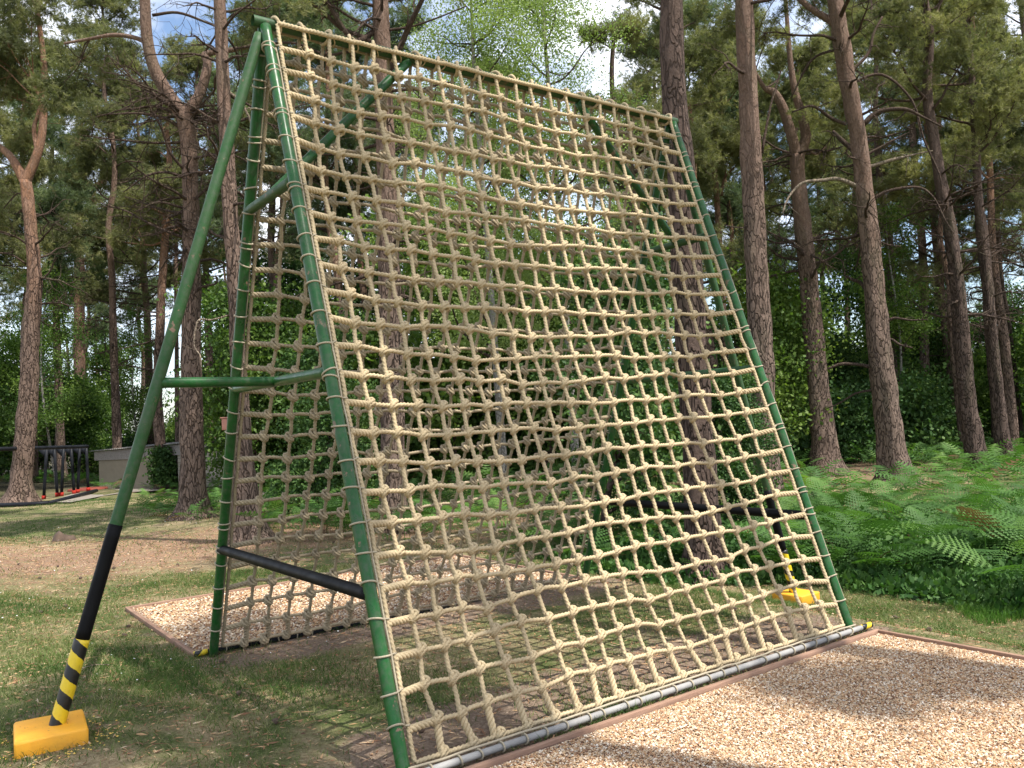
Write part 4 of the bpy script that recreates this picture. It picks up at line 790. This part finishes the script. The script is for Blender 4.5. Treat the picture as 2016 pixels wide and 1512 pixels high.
# ---------------------------------------------------------------- black exercise bars
ga=ground(86,988); gb=ground(174,969); hb=P(92,881,depth(ga))[2]; dd=norm((gb-ga)[:2]); base=empty('exercise_bars',ga,'black steel exercise bars with red feet beyond the leftmost pine','exercise bars')
rail0=P(-60,886,depth(ga)-3.2); rail1=P(172,879,depth(gb)); 
mb=MB(); tube(mb,np.linspace(rail0,rail1,12),.055,12); mb.build('rail',M['blackpaint'],base)
for (t0,b0) in (((92,882),(86,984)),((107,881),(113,978)),((125,880),(121,977)),((140,879),(146,973)),((157,878),(153,971)),((170,878),(174,967))):
    Bt=ground(*b0); d_=depth(Bt); Tp=P(t0[0],t0[1],d_); Tp[2]=np.interp(d_,[depth(ga),depth(gb)],[rail0[2]*.15+rail1[2]*.85,rail1[2]])-.02
    mb=MB(); tube(mb,np.linspace(Bt,Tp,4),.045,10); pst=mb.build('post',M['blackpaint'],base); mb=MB(); tube(mb,np.linspace(Bt+(Tp-Bt)*.0,Bt+(Tp-Bt)*.085,3),.062,10); o=mb.build('foot_collar',M['red'],base); o.parent=pst; o.location=(0,0,0)
    mb=MB(); w=RT*-.28; q=np.array([Tp,Tp+w,Tp+[0,0,-.32]]); nn=norm(np.cross(w,[0,0,1]))*.012; mb.add(np.concatenate([q-nn,q+nn]),[[0,1,4,3],[1,2,5,4],[2,0,3,5]],[[0,2,1],[3,4,5]]); o=mb.build('gusset',M['blackpaint'],base)
mb=MB(); q=[ground(-80,1000),ground(60,995),ground(100,992),ground(190,968)]; tube(mb,np.array(q)+[0,0,.03],.06,8); tag(mb.build('kerb_strip',M['blackpaint']),'long black rubber kerb at the foot of the exercise bars','kerb')
def patch(name,pts,z,mat):
    G_=[ground(*p) for p in pts]; mb=MB(); mb.add([[g[0],g[1],g[2]+z] for g in G_]+[np.mean(G_,0)+[0,0,z]],t=[[i,(i+1)%len(G_),len(G_)] for i in range(len(G_))]); return tag(mb.build(name,M[mat]),kind='structure')
patch('path',[(95,990),(140,990),(200,978),(250,970),(330,966),(300,962),(228,963),(180,968),(140,974)],.02,'sand')
patch('path',[(520,985),(600,976),(640,968),(600,962),(500,964),(410,978),(400,988)],.02,'sand')
g=ground(173,965); mb=MB(); tube(mb,np.array([g+[0,0,-.05],g+[0,0,.06],g+[0,0,.075]]),np.array([.62,.62,.57]),24); tag(mb.build('mat',M['mat'],origin=g),'round dull red mat at the far end of the exercise bars','mat')
# nest box
dT5=depth(ground(490,1068)); bp=P(446,833,dT5); nb_=empty('nest_box',bp,'small terracotta nest box fixed left of the pale-barked pine','nest box')
mb=MB(); box(mb,bp+[-.05,-.05,-.10],bp+[.05,.05,.07],.6,bev=.006); mb.build('box_body',M['terra'],nb_); mb=MB(); box(mb,bp+[-.065,-.075,.072],bp+[.065,.065,.088],.6,bev=.004); mb.build('box_roof',M['terra'],nb_)
#@@LIGHT@@
# ---------------------------------------------------------------- sky, sun, camera
S=np.array([.14,-.46,.876]); S/=np.linalg.norm(S)
wd=bpy.data.worlds.new('World'); sc.world=wd; wd.use_nodes=True; nt=wd.node_tree; nt.nodes.clear()
o=nt.nodes.new('ShaderNodeOutputWorld'); bg=nt.nodes.new('ShaderNodeBackground'); sky=nt.nodes.new('ShaderNodeTexSky'); sky.sky_type='NISHITA'; sky.sun_disc=False
sky.sun_elevation=math.asin(S[2]); sky.sun_rotation=math.atan2(S[0],S[1]); sky.air_density=1.0; sky.dust_density=1.2
tc=nt.nodes.new('ShaderNodeTexCoord'); nz=nt.nodes.new('ShaderNodeTexNoise'); nz.inputs['Scale'].default_value=3.2; nz.inputs['Detail'].default_value=7; nz.inputs['Roughness'].default_value=.6
rp=nt.nodes.new('ShaderNodeValToRGB'); rp.color_ramp.elements[0].position=.40; rp.color_ramp.elements[1].position=.60
mx=nt.nodes.new('ShaderNodeMix'); mx.data_type='RGBA'; mx.inputs[7].default_value=(6.9,7.1,7.6,1)
nt.links.new(tc.outputs['Generated'],nz.inputs['Vector']); nt.links.new(nz.outputs['Fac'],rp.inputs[0]); nt.links.new(rp.outputs[0],mx.inputs[0]); nt.links.new(sky.outputs[0],mx.inputs[6]); nt.links.new(mx.outputs[2],bg.inputs[0]); nt.links.new(bg.outputs[0],o.inputs[0]); bg.inputs[1].default_value=.15
sl=bpy.data.lights.new('sun','SUN'); sl.energy=4.4; sl.angle=R_(.53); sl.color=(1,.95,.87); so=bpy.data.objects.new('sun',sl); COL.objects.link(so)
so.rotation_euler=Vector(tuple(S)).to_track_quat('Z','Y').to_euler(); so.location=tuple(S*30)
cd=bpy.data.cameras.new('camera'); cd.sensor_width=36; cd.lens=36*F/2016; cd.clip_start=.05; cd.clip_end=1500
co=bpy.data.objects.new('camera',cd); COL.objects.link(co)
co.matrix_world=Matrix(((RT[0],UP[0],-FW[0],CAM[0]),(RT[1],UP[1],-FW[1],CAM[1]),(RT[2],UP[2],-FW[2],CAM[2]),(0,0,0,1)))
sc.camera=co
sc.view_settings.view_transform='Standard'; sc.view_settings.look='None'; sc.view_settings.exposure=.74; sc.view_settings.gamma=1
sc.cycles.max_bounces=6; sc.cycles.diffuse_bounces=3; sc.cycles.transmission_bounces=3; sc.cycles.sample_clamp_indirect=6
